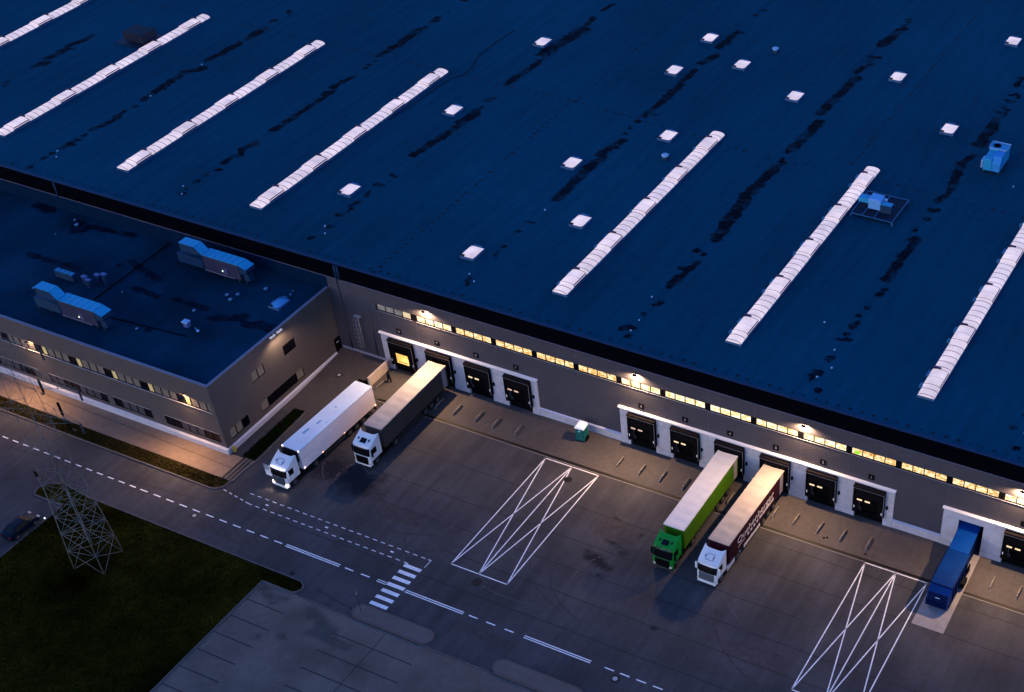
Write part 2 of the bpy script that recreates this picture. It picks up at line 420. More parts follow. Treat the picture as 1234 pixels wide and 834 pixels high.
# seams in the asphalt
def seam(bm_, pts, w=0.05, z=0.008):
    for (a, c) in zip(pts[:-1], pts[1:]):
        a, c = Vector((*a, 0)), Vector((*c, 0))
        d = (c-a).normalized(); n = Vector((-d.y, d.x, 0))*w/2
        bm_.quad((a-n)+Vector((0,0,z)), (c-n)+Vector((0,0,z)), (c+n)+Vector((0,0,z)), (a+n)+Vector((0,0,z)))
def wob(a, c, n=14, amp=0.06):
    out = []
    for i in range(n+1):
        t = i/n
        out.append((a[0]+(c[0]-a[0])*t + random.uniform(-amp, amp)*.3, a[1]+(c[1]-a[1])*t + random.uniform(-amp, amp)))
    return out
b = MB()
for y, xa, xb in [(-8.3, 45, 112), (-12.2, -1, 112), (-17.4, -2, 60), (-21.4, 2, 112), (-25.1, 20, 112), (-29.4, -1, 112)]:
    seam(b, wob((xa, y), (xb, y - 0.8 if y in (-12.2,) else y), 40, 0.07), 0.085)
seam(b, wob((-60, -35.0), (-26.5, -32.3), 14, .05), 0.05)
seam(b, wob((-26.5, -32.3), (-3.9, -29.7), 14, .05), 0.06)
seam(b, wob((-3.9, -29.7), (-1, -29.4), 3, .03), 0.06)
seam(b, wob((-42, -23.8), (-11.0, -24.6), 14, .04), 0.06, 0.165)
seam(b, wob((-60, -23.4), (-42, -23.8), 5, .04), 0.06, 0.165)
struct(b.build('asphalt_seam', M_seam2))

rnd = random.Random(11)
b = MB()
for (x, y, w, l, a) in [(36,-14,5,3.2,0),(58,-24,7,2.6,0),(12,-22.5,6,2.2,0),(48,-35,5,2.5,0),(90,-20,6,5,0),(-4,-33.6,9,1.6,0),(31,-33.9,8,1.2,0),(70,-31,9,3,0)]:
    pts = [(x+dx*w/2+rnd.uniform(-.2,.2), y+dy*l/2+rnd.uniform(-.15,.15)) for dx, dy in ((-1,-1),(0,-1.05),(1,-1),(1,1),(.2,.96),(-1,1))]
    b.add([(p[0],p[1],.004) for p in pts], [tuple(range(6))])
struct(b.build('asphalt_patch', mat('asphalt_patch', (.066,.057,.060), .85, .2, 1.5, var2=.15, spec=.06)))
b = MB()
def scuff(pts, w):
    seam(b, pts, w, .009)
for (cx_, cy_, r_, a0, a1, w) in [(6.5,-19.5,5.2,150,205,.22),(4.6,-17.5,6.4,195,235,.18),(9,-12,9,215,250,.12),(30,-17,14,250,285,.14),(36,-11,17,238,262,.12),(62,-12,13,200,235,.12),(20,-12,12,240,265,.10),(44,-22,9,150,190,.14)]:
    pts = [(cx_+r_*math.cos(R(a0+(a1-a0)*t/16)), cy_+r_*.8*math.sin(R(a0+(a1-a0)*t/16))) for t in range(17)]
    for t in range(16):
        if rnd.random() < .8: seam(b, pts[t:t+2], w*rnd.uniform(.5,1.3), .0085)
struct(b.build('tyre_scuff', mat('tyre_scuff', (.092,.083,.090), .9, .25, 3, spec=.05)))
b = MB()
for (cx_, cy_, r_, a0, a1, w) in [(40,-20,11,170,250,.20),(43,-20.6,11,170,250,.20),(10,-17,12,255,330,.2),(11,-19.4,12,255,330,.2),(66,-18,15,190,250,.2),(80,-20,12,170,230,.2),(28,-22,14,200,250,.18)]:
    pts = [(cx_+r_*math.cos(R(a0+(a1-a0)*t/22)), cy_+r_*.7*math.sin(R(a0+(a1-a0)*t/22))) for t in range(23)]
    seam(b, pts, w, .0075)
struct(b.build('tyre_track', mat('tyre_track', (.064,.055,.057), .85, .3, 1.2, spec=.05)))

# office forecourt paving, kerbs and planting strips
M_pave = mat('warm_paving', (0.23, 0.155, 0.112), 0.85, 0.10, 1.2, var2=0.12, scale2=0.15)
M_soil = mat('soil_strip', (0.030, 0.023, 0.008), 0.95, 0.35, 1.5, bump=0.6, var2=0.25, scale2=0.25, spec=0.0)
b = MB(); b.prism([(-125,-26.5),(-10.75,-26.5),(-10.75,-22.6),(-125,-22.6)], 'z', 0.0, 0.15)
struct(b.build('forecourt_paving', M_pave))
arc = [(-10.7+1.4*math.cos(R(a)), -26.9+1.45*math.sin(R(a))) for a in range(-90, 1, 15)]
def ring_kerb(bm_, pts, w, h, z0=0.0):
    for (a, c) in zip(pts[:-1], pts[1:]):
        a, c = Vector((*a, 0)), Vector((*c, 0))
        d = (c-a).normalized(); n = Vector((-d.y, d.x, 0))*w/2
        p = [a-n-d*.01, c-n+d*.01, c+n+d*.01, a+n-d*.01]
        bm_.prism([(q.x, q.y) for q in p], 'z', z0, h)
kp = [(-125,-28.45)] + [(-10.9+1.5*math.cos(R(a)), -26.95+1.5*math.sin(R(a))) for a in range(-90, 1, 15)] + [(-9.0,-22.0), (-9.45,-12.1)]
b = MB(); ring_kerb(b, kp, 0.16, 0.13)
struct(b.build('kerb', M_kerb))
b = MB()
for yy in (-28.62,):
    seam(b, [(-125, yy), (-11, yy)], 0.10, 0.009)
for xx in (-10.62, -10.05, -9.55):
    b.box(xx-.06, xx+.06, -26.4, -22.4, 0.1, 0.172)
seam(b, [(-11.3,-28.4),(-10.2,-28.2)], .1, .009)
struct(b.build('kerb_joint', M_seam))
sheet('kerb_ramp', [(-10.74,-26.45),(-9.12,-26.45),(-9.12,-22.4),(-10.74,-22.4)], 0.12, mat('ramp_paving', (0.11,0.095,0.09), 0.85, .1, 1.5), th=0.11)

def tufts(name, region, n, h, m_, z=0.03, inside=None, base=None):
    b = MB()
    x0, x1, y0, y1 = region
    k = 0; tries = 0
    while k < n and tries < n*6:
        tries += 1
        x, y = random.uniform(x0, x1), random.uniform(y0, y1)
        if inside and not inside(x, y): continue
        a = random.uniform(0, 6.28); w = random.uniform(.05, .16); hh = h*random.uniform(.4, 1.2)
        dx, dy = math.cos(a)*w, math.sin(a)*w
        lx, ly = random.uniform(-.12, .12), random.uniform(-.12, .12)
        b.add([(x-dx, y-dy, z-.01), (x+dx, y+dy, z-.01), (x+lx, y+ly, z+hh)], [(0, 1, 2)])
        k += 1
    return b
M_grass = mat('grass_blades', (0.036, 0.029, 0.0038), 0.9, 0.4, 0.5, var2=0.75, scale2=0.09, spec=0.0)
M_grassd = mat('verge_plants', (0.028, 0.022, 0.006), 0.9, 0.3, 0.8, var2=0.3, scale2=0.3, spec=0.0)
# verge in front of the office and the side strip
b = MB(); b.prism([(-125,-28.35),(-10.9,-28.35),(-10.2,-28.1),(-9.7,-27.5),(-9.6,-26.52),(-125,-26.52)], 'z', 0, 0.10)
struct(b.build('verge_soil', M_soil))
def ins(x, y): return not (x > -10.6 and (y < -27.6))
o = tufts('v', (-70, -9.8, -28.3, -26.6), 9000, 0.10, M_grassd, 0.1, ins).build('verge_plants', M_grassd); struct(o, 'stuff')
b = MB(); b.prism([(-11.3,-12.4),(-9.8,-12.2),(-9.3,-22.35),(-10.9,-22.35)], 'z', 0, 0.11)
struct(b.build('side_strip_soil', mat('strip_soil', (0.008, 0.011, 0.003), 0.95, .3, 1.5, bump=.5, spec=0.0)))
o = tufts('v', (-11.2, -9.5, -22.2, -12.3), 2600, 0.12, M_grassd, 0.11, lambda x, y: -11.2-(y+12.3)*-.03 < x < -9.85-(y+12.3)*.045).build('side_strip_grass', mat('strip_grass', (0.010, 0.017, 0.003), .9, .3, 1, spec=0.0)); struct(o, 'stuff')

# big meadow by the pylon
mead = [(-24.35,-92),(4.55,-92),(4.55,-37.75),(8.8,-37.6),(9.25,-37.2),(9.2,-36.5),(8.7,-36.1),(-22.3,-36.02),(-27.0,-35.55),(-28.6,-36.2),(-29.1,-37.2),(-28.7,-38.2),(-24.35,-38.2)]
sheet('meadow_soil', mead, 0.05, mat('meadow_soil', (0.022, 0.018, 0.0024), 0.98, 0.5, 0.6, bump=.8, var2=0.8, scale2=0.09, spec=0.0), th=0.05)
def pip(poly):
    def f(x, y):
        c = False; n = len(poly)
        for i in range(n):
            x1, y1 = poly[i]; x2, y2 = poly[(i+1) % n]
            if (y1 > y) != (y2 > y) and x < (x2-x1)*(y-y1)/(y2-y1)+x1: c = not c
        return c
    return f
o = tufts('g', (-29, 9.2, -66, -35.6), 42000, 0.16, M_grass, 0.05, pip(mead)).build('grass', M_grass); struct(o, 'stuff')
b = MB()
ring_kerb(b, [(-22.3,-35.9),(-27.2,-35.42),(-28.8,-36.1),(-29.3,-37.25),(-28.8,-38.32),(-24.3,-38.32),(-24.3,-92)], 0.15, 0.11)
ring_kerb(b, [(-22.3,-35.9),(8.6,-35.98),(9.25,-36.4),(9.42,-36.95),(9.15,-37.5),(8.7,-37.78),(4.72,-37.78),(4.68,-92)], 0.16, 0.12)
struct(b.build('meadow_kerb', M_kerb))

# car park with dark bay joints; warm lamplight mixed into its asphalt colour
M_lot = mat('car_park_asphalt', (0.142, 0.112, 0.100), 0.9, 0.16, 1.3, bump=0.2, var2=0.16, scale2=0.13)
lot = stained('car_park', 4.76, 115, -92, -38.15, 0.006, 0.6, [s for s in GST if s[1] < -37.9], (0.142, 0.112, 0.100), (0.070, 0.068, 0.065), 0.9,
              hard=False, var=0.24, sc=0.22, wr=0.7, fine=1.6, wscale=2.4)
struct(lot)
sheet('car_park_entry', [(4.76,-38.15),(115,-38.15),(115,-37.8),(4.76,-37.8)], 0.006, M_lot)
b = MB()
for k in range(19):
    y = -40.62 - 2.62*k
    seam(b, [(4.9, y), (10.05, y)], 0.11, 0.013)
for k in range(12):
    y = -40.55 - 2.62*k
    seam(b, [(16.3, y), (26.5, y)], 0.10, 0.013)
    seam(b, [(37, y-.6), (47, y-.6)], 0.09, 0.013)
seam(b, wob((21.5,-38.2), (21.4,-70), 14, .03), 0.08, 0.013)
struct(b.build('bay_line', mat('bay_line_stone', (0.018, 0.015, 0.018), .8, .2, 2)))
b = MB(); seam(b, wob((9.6,-37.95),(115,-38.1), 60, .05), 0.07, 0.013)
seam(b, wob((10.5,-36.1),(16.4,-36.9), 6, .05), 0.07, 0.013)
struct(b.build('edge_joint', M_seam2))
# raised paved islands beside the road
def island(name, x0, x1, y0, y1):
    r = (y1-y0)/2
    pts = [(x0+r+r*math.cos(R(a)), (y0+y1)/2+r*math.sin(R(a))) for a in range(90, 271, 15)] + \
          [(x1-r+r*math.cos(R(a)), (y0+y1)/2+r*math.sin(R(a))) for a in range(-90, 91, 15)]
    b = MB(); b.prism(pts, 'z', 0, 0.13)
    o = struct(b.build(name, mat('island_paving', (0.128, 0.102, 0.096), .85, .08, 1.2, var2=.08)))
    b = MB(); ring_kerb(b, pts+[pts[0]], 0.14, 0.145)
    struct(b.build('island_kerb', mat('island_kerb', (0.100, 0.076, 0.074), .85, .1, 2)))
    b = MB(); seam(b, pts[-7:]+pts[:13] if False else pts[6:20], 0.10, 0.010)
    return o
island('paved_island', 16.3, 26.5, -37.75, -35.75)
island('paved_island', 34.1, 44.5, -37.75, -35.75)
island('paved_island', 52.5, 63, -37.75, -35.75)

# road markings
def line(bm_, a, c, w, z=0.010):
    a, c = Vector((*a, 0)), Vector((*c, 0))
    d = (c-a).normalized(); n = Vector((-d.y, d.x, 0))*w/2
    a = a-d*w*.35; c = c+d*w*.35
    zz = Vector((0, 0, z))
    bm_.quad(a-n+zz, c-n+zz, c+n+zz, a+n+zz)
b = MB()
YC = -32.17
x = -19.75
while x > -90:
    line(b, (x-.05, YC), (x+0.80, YC), 0.15); x -= 1.72
x = -18.05
while x < 2.6:
    line(b, (x-.05, YC), (x+0.95, YC), 0.15); x += 1.99
for xs in (11.65, 13.85): line(b, (xs, YC), (xs+1.05, YC), 0.15)
for dy in (-.13, .13):
    line(b, (3.45, YC+dy), (10.85, YC+dy), 0.13)
    line(b, (16.0, YC+dy), (17.15, YC+dy), 0.11)
    line(b, (19.75, YC+dy), (27.2, YC+dy), 0.13)
    line(b, (34.9, YC+dy), (42.85, YC+dy), 0.13)
for xs in (28.0, 30.2, 32.5, 44.6, 46.4, 48.3, 50.2, 52.2, 54.2): line(b, (xs, YC), (xs+1.0, YC), 0.15)
struct(b.build('road_marking', M_paint))
b = MB()   # zebra crossing
for k in range(7):
    y = -28.95 - k*1.035
    b.quad((17.25,y-.24,.011),(19.5,y-.24,.011),(19.5,y+.24,.011),(17.25,y+.24,.011))
struct(b.build('zebra_crossing', M_paint))
b = MB()   # two fine dotted lines
def dots(a, c, step, L, w=.10):
    n = int((Vector(c)-Vector(a)).length/step)
    d = (Vector(c)-Vector(a)).normalized()
    for i in range(n+1):
        p = Vector(a)+d*(i*step); q = p+d*L
        line(b, (p.x, p.y), (q.x, q.y), w)
dots((-5.9,-27.12), (19.2,-27.12), 1.1, .5, .10)
dots((-9.2,-27.95), (-5.2,-28.55), 0.95, .45, .10)
dots((-5.0,-28.6), (17.2,-28.6), 1.1, .5, .10)
line(b, (19.55,-27.15), (19.55,-28.3), .08); line(b, (19.2,-27.12),(19.6,-27.12), .10)
for xx in (-3.0, 5.6, 14.7):
    line(b, (xx, -27.86), (xx+.28, -27.86), .20)
struct(b.build('dotted_marking', M_paint))
def hatch(x0, x1, x2, yt, yb, xo):
    b = MB(); w = .13
    xm = x1
    c0, c1, c2 = x0+xo, x1+xo, x2+xo
    for p, q in [((x0,yt),(x2,yt)), ((c0,yb),(c2,yb)), ((x0,yt),(c0,yb)), ((x2,yt),(c2,yb)), ((xm,yt),(c1,yb)),
                 ((x0,yt),(c1,yb)), ((xm,yt),(c0,yb)), ((xm,yt),(c2,yb)), ((x2,yt),(c1,yb))]:
        line(b, p, q, w)
    return struct(b.build('hatched_bay_marking', M_paint))
hatch(22.0, 25.66, 29.3, -6.8, -26.55, -0.15)
hatch(62.87, 66.47, 70.05, -6.62, -26.5, 0.05)
# compactor pad
sheet('concrete_pad', [(70.55,-12.8),(74.08,-12.8),(73.9,-0.2),(70.5,-0.2)], 0.016, mat('pad_concrete', (0.26,0.245,0.26), .8, .12, 1.2, var2=.1))

# manholes
def manhole(x, y, lid, ring, label, z=0.0, r=.42):
    t = thing('manhole_cover', label, 'manhole', (x, y, z))
    b = MB(); b.tube((0,0,0.004), (0,0,0.018), r, n=24); b.build('ring', ring, t)
    b = MB(); b.tube((0,0,0.018), (0,0,0.026), r*.55, n=24)
    b.box(-.25, .25, -.015, .015, .026, .03); b.build('lid', lid, t)
M_lidl = mat('pale_lid', (.42,.40,.42), .7, .2, 6); M_lidd = mat('dark_lid', (.009,.008,.010), .6, .2, 6)
manhole(-9.97, -4.85, M_lidl, M_lidd, 'round manhole with pale lid in the raised court beside the office', .56)
manhole(-9.28, -32.91, M_lidl, M_lidd, 'round manhole with pale lid below the dashed centre line beside the meadow')
manhole(26.39, -8.97, M_lidd, M_lidd, 'dark manhole cover inside the top of the left hatched bay', r=.5)
manhole(46.24, -33.02, M_lidl, M_lidd, 'round manhole with pale lid just below the centre line near the lower edge', r=.5)
manhole(25.96, -27.69, M_lidd, M_lidd, 'large dark manhole cover just below the foot of the left hatched bay', r=.6)
manhole(6.87, -35.38, M_lidd, M_lidd, 'small dark manhole cover above the rounded tip of the grass', r=.3)

# raised court between office and docks, with its retaining wall
b = MB()
prof = [(-13.0, 0.0), (-6.0, 0.42), (-1.3, 0.78), (0.0, 0.9)]
vs = []; fs = []
for i, (y, z) in enumerate(prof):
    vs += [(-12.96, y, z+.005), (-5.72 if y > -5.5 else (-6.6 if y > -7 else -8.6), y, z+.005)]
for i in range(len(prof)-1):
    fs.append((2*i, 2*i+1, 2*i+3, 2*i+2))
# skirt on the open side
b.add(vs, fs)
b.add([(-5.72,0,.905),(-5.72,-1.3,.785),(-5.72,-1.3,0),(-5.72,0,0)], [(0,1,2,3)])
b.add([(-5.72,-1.3,.785),(-6.6,-6,.425),(-6.6,-6,0),(-5.72,-1.3,0)], [(0,1,2,3)])
b.add([(-6.6,-6,.425),(-8.6,-13,.005),(-8.6,-13,0),(-6.6,-6,0)], [(0,1,2,3)])
struct(b.build('raised_court', mat('court_asphalt', (0.070,0.060,0.060), .9, .12, 1.4, bump=.15, var2=.12, scale2=.2)))
wallt = thing('retaining_wall', 'beige concrete retaining wall beside the lit first dock', 'wall', (-5.5, 0, 0))
b = MB()
for (ya, yb) in ((-.12,-1.6), (-1.62,-3.1), (-3.12,-4.55)):
    b.add([(-.14,ya,0),(.14,ya,0),(.14,yb,0),(-.14,yb,0),
           (-.14,ya,1.35),(.14,ya,1.35),(.14,yb,1.35),(-.14,yb,1.35)],
          [(0,1,2,3),(4,5,6,7),(0,1,5,4),(1,2,6,5),(2,3,7,6),(3,0,4,7)])
b.build('wall_panel', mat('beige_concrete', (0.60,0.50,0.44), .85, .08, 1.2, var2=.06), wallt)
b = MB(); b.box(-1.5, -.15, -4.75, -4.58, 0.35, .72); b.build('return_kerb', M_black, wallt)

# ================================================================== THE HALL
hall = thing('warehouse', 'huge grey warehouse with a dark blue flat roof and a row of loading docks', 'warehouse', (0, 0, 0))
H1, H2 = 11.72, 13.9
XL, XR, YB = -125.0, 112.0, 128.0
panels = [(-5.99, 17.23), (28.72, 63.44), (69.1, 98.0)]
# grey wall with openings left for docks where concrete panels sit: build wall above z 5.44 and between panels
b = MB()
b.box(XL, XR, 0, .3, 9.78, H1)
b.box(XL, XR, 0, .3, 5.44, 8.74)
b.box(XL, -5.83, 0, .3, 8.74, 9.78)
for (xa, xb) in [(XL, -5.99), (17.23, 28.72), (63.44, 69.1), (98.0, XR)]:
    b.box(xa, xb, 0, .3, 0, 5.44)
b.box(XR-.3, XR, .3, YB, 0, H1); b.box(XL, XL+.3, .3, YB, 0, H1); b.box(XL, XR, YB-.3, YB, 0, H1)
wl = b.build('wall', M_wall, hall)
b = MB()
for k in range(-2, 20):   # fine vertical joints of the cladding
    x = k*D + .1
    for (za, zb) in ((9.80, H1), (5.50, 8.72)):
        b.box(x-.02, x+.02, -.012, 0, za, zb)
build_each(b, 'cladding_joint', mat('cladding_joint', (.115,.098,.115), .6, 0), hall)
b = MB()
b.box(XL, XR, .02, .45, H1+.06, H2)
b.box(XR-.45, XR-.02, .45, YB, H1+.06, H2); b.box(XL+.02, XL+.45, .45, YB, H1+.06, H2); b.box(XL, XR, YB-.45, YB-.02, H1+.06, H2)
build_each(b, 'fascia', M_fascia, hall)
b = MB(); b.box(XL, XR, -.05, .12, H1, H1+.055)
b.build('coping', mat('blue_coping', (.16,.16,.22), .4, .05), hall)
for x in (-11.2, -10.75, -58.2):   # downpipes across the fascia
    b = MB(); b.tube((x, -.06, 11.8), (x, -.06, 13.8), .13, n=8); b.build('downpipe', M_hvd, hall)
b = MB(); b.box(XL, -12.97-.02, -.06, -.001, 9.5, 11.66); b.build('upstand', mat('membrane_upstand', (.0008,.016,.045), .85, .15, .6, spec=.05), hall)
# roof sheet with its puddle stains
roof = stained('roof', XL+.2, XR-.2, .3, YB-.2, H2-.06, 0.5, STAINS, (0.0005, 0.055, 0.101), (0.0001, 0.0018, 0.009), 0.9,
               hard=True, parent=hall, var=0.16, sc=0.035, wr=0.8, fine=1.0, wscale=2.0, streak=0.12)
b = MB(); b.box(XL, XR, .02, .5, H2, H2+.03)
b.build('roof_edge_trim', mat('roof_edge', (.006,.03,.08), .6, .1), hall)
# rows of fastener plates on the roof: ridges and edge
b = MB()
def plates(a, c, step, s=.23):
    a, c = Vector(a), Vector(c); n = int((c-a).length/step); d = (c-a).normalized()
    for i in range(n+1):
        p = a+d*(i*step + random.uniform(-.12,.12))
        q = s*random.uniform(.7, 1.5)
        zz = H2-.052
        b.add([(p.x+q*math.cos(t*1.047), p.y+q*.8*math.sin(t*1.047), zz) for t in range(6)], [tuple(range(6))])
for xr_ in (-97.6, -51.9, -6.0, 37.4, 83.0):
    plates((xr_, 50), (xr_, 120), 1.15)
plates((-5.6, .9), (-6.3, 50), 1.15)
for (a, c) in (((-22, 49.7), (-6.6, 49.9)), ((-5.8, 49.6), (5, 48.8)), ((6.5, 48.7), (27.5, 46.3)), ((29, 46.6), (37, 47.7)), ((38, 47.6), (62, 46.4)), ((62, 46.4), (110, 45.5)), ((-120,49.9),(-22,49.8))):
    plates(a, c, 1.35)
plates((-105, 1.25), (104, 1.25), 1.35, .20)
fp = b.build('fixing_plate', mat('fixing_plate', (.0004,.004,.016), .8, .1), hall); fp['kind'] = 'stuff'
b = MB()   # membrane lap seams
for k in range(1, 26):
    seam(b, [(XL+1, k*4.9+.8), (XR-1, k*4.9+.8)], .035, H2-.055)
for k in range(-10, 11):
    seam(b, wob((k*11.54+.3, .6), (k*11.54+.3, 126), 30, .02), .05, H2-.054)
b.build('membrane_seam', mat('membrane_seam', (.0004,.038,.074), .8, .1), hall)

# concrete dock panels, coping ledges and plinths
for (xa, xb) in panels:
    b = MB()
    docks = [k for k in range(0, 17) if k not in (4, 5, 12, 13) and xa < k*D-2.85 < xb]
    # lintel band, piers between docks
    b.box(xa, xb, -.10, .25, 4.92, 5.40)
    edges = [xa]
    for k in docks:
        cx = k*D-2.85
        edges += [cx-1.72, cx+1.72]
    edges.append(xb)
    if xa == 69.1:
        edges = [69.1, 70.9, 73.72] + edges[1:]
    for i in range(0, len(edges), 2):
        b.box(edges[i], edges[i+1], -.10, .25, 0.74, 4.92)
    if xa == 69.1:
        b.box(70.9, 73.72, -.10, .25, 4.25, 4.92)
    build_each(b, 'dock_panel', M_conc, hall)
    b = MB()
    for i in range(0, len(edges), 2):
        b.box(edges[i]+.01, edges[i+1]-.01, -.17, .2, 0, 0.735)
    build_each(b, 'dock_plinth', M_conc, hall)
    b = MB()   # panel joints
    for k in docks:
        cx = k*D-2.85
        b.box(cx+D/2-.02, cx+D/2+.02, -.106, -.09, 4.30, 5.38)
        if cx+2.9 < xb: b.box(cx+1.74, cx+D-1.74 if cx+D < xb else xb-.02, -.106, -.09, 4.28, 4.31)
    b.box(xa+.3, xa+1.0, -.106, -.09, 4.28, 4.31)
    build_each(b, 'panel_joint', mat('panel_joint', (.28,.27,.33), .8, 0), hall)
    b = MB(); b.add([(xa-.12,-.36,5.40),(xb+.12,-.36,5.40),(xb+.12,-.36,5.46),(xa-.12,-.36,5.46),
                     (xa-.12,0,5.40),(xb+.12,0,5.40),(xb+.12,0,5.56),(xa-.12,0,5.56)],
                    [(0,1,2,3),(3,2,6,7),(0,3,7,4),(1,5,6,2),(0,4,5,1)])
    b.build('ledge_coping', M_cop, hall)
for (xa, xb) in [(-12.9, -6.0), (17.24, 28.71), (63.45, 69.09)]:
    b = MB()
    z0 = 0.0
    zt = 1.35 if xa < 0 else 1.08
    b.box(xa, xb, -.12, 0, z0, zt if xa > 0 else 1.2)
    b.build('plinth', M_conc if xa > 0 else mat('court_plinth', (.36,.35,.42), .8, .1), hall)
    if xa > 0:
        b = MB(); b.add([(xa,-.2,1.08),(xb,-.2,1.08),(xb,0,1.2),(xa,0,1.2),(xa,-.2,1.03),(xb,-.2,1.03)], [(0,1,2,3),(0,1,5,4)])
        b.build('plinth_coping', mat('plinth_coping', (.50,.50,.62), .5, .05), hall)

# window band: one window per bay
def emis_glass(name, cols, scale, strength, seedv=0):
    mt = bpy.data.materials.new(name); mt.use_nodes = True
    nt = mt.node_tree; bb = nt.nodes['Principled BSDF']
    tc = nt.nodes.new('ShaderNodeTexCoord')
    mp = nt.nodes.new('ShaderNodeMapping'); mp.inputs['Location'].default_value = (seedv*3.1, 0, seedv)
    mp.inputs['Scale'].default_value = (1.2, 1, 1.7)
    nt.links.new(tc.outputs['Object'], mp.inputs['Vector'])
    nz = nt.nodes.new('ShaderNodeTexNoise'); nz.inputs['Scale'].default_value = scale; nz.inputs['Detail'].default_value = 2
    nt.links.new(mp.outputs[0], nz.inputs['Vector'])
    cr = nt.nodes.new('ShaderNodeValToRGB')
    cr.color_ramp.interpolation = 'B_SPLINE'
    els = cr.color_ramp.elements
    els[0].position, els[0].color = cols[0][0], (*cols[0][1], 1)
    els[1].position, els[1].color = cols[-1][0], (*cols[-1][1], 1)
    for p, c in cols[1:-1]:
        e = els.new(p); e.color = (*c, 1)
    nt.links.new(nz.outputs[0], cr.inputs[0])
    bb.inputs['Base Color'].default_value = (.05,.05,.05,1)
    bb.inputs['Roughness'].default_value = .15
    nt.links.new(cr.outputs[0], bb.inputs['Emission Color'])
    bb.inputs['Emission Strength'].default_value = strength * EK
    return mt
M_lit = emis_glass('lit_window', [(.30,(.35,.13,.02)),(.42,(.85,.42,.07)),(.52,(1,.72,.30)),(.66,(1,.92,.68))], 2.3, 1.2)
M_lit2 = emis_glass('bright_window', [(.30,(.8,.42,.08)),(.42,(1,.62,.2)),(.50,(1,.85,.5)),(.62,(1,.95,.8))], 1.9, 1.35, 3)
M_dim = emis_glass('dim_window', [(.3,(.14,.13,.15)),(.7,(.30,.27,.26))], 1.5, 0.7, 5)
M_winframe = mat('window_frame', (.0025,.002,.005), .7, 0, spec=.1)
def window_bay(x0, n, w, gap, litmat, endp=True, green=False):
    L = n*w + (n+1)*gap
    b = MB()
    b.box(x0, x0+L, .14, .25, 8.74, 9.78)
    for i in range(n+1):
        xx = x0 + i*(w+gap)
        b.box(xx, xx+gap, .03, .14, 8.86, 9.70)
    b.box(x0, x0+L, .03, .14, 8.74, 8.86); b.box(x0, x0+L, .03, .14, 9.70, 9.78)
    if endp:
        b.box(x0+L+.003, x0+D-.003, .01, .25, 8.74, 9.78)
    f = b.build('window', M_winframe, hall)
    b = MB()
    for i in range(n):
        xx = x0+gap+i*(w+gap)
        b.box(xx, xx+w, .09, .135, 8.86, 9.70)
    p = b.build('pane', litmat, f)
    b = MB(); b.box(x0, x0+D if endp else x0+L, -.06, .03, 8.70, 8.74)
    b.build('sill', mat('window_sill', (.30,.28,.33), .5, 0), f)
    return f
GW = .095
ws = (D-.52-5*GW)/4
f = window_bay(-D+.28-.24, 3, ws, GW, M_dim, endp=False)
f = window_bay(-D+.28-.24+3*(ws+GW)+.001, 1, ws, GW, mat('cream_window', (.1,.1,.1), .3, 0, emit=(1,.78,.45), es=.75), endp=False)
b = MB(); b.box(-.37, .26, .01, .25, 8.74, 9.78); b.build('window_post', M_winframe, hall)
for k in range(0, 19):
    window_bay(k*D+.26, 4, ws, GW, M_lit2 if k in (0, 5, 6, 7, 8, 9, 13, 14, 16) else M_lit)
# something green standing behind one of the panes
b = MB(); b.prism([(.35*math.cos(R(a)), 9.15+.24*math.sin(R(a))) for a in range(0,360,30)], 'y', .085, .088)
o = b.build('plant_silhouette', mat('green_glow', (.1,.4,.02), .5, 0, emit=(.35,.9,.05), es=.8), hall); o.location.x = 10*D+.95

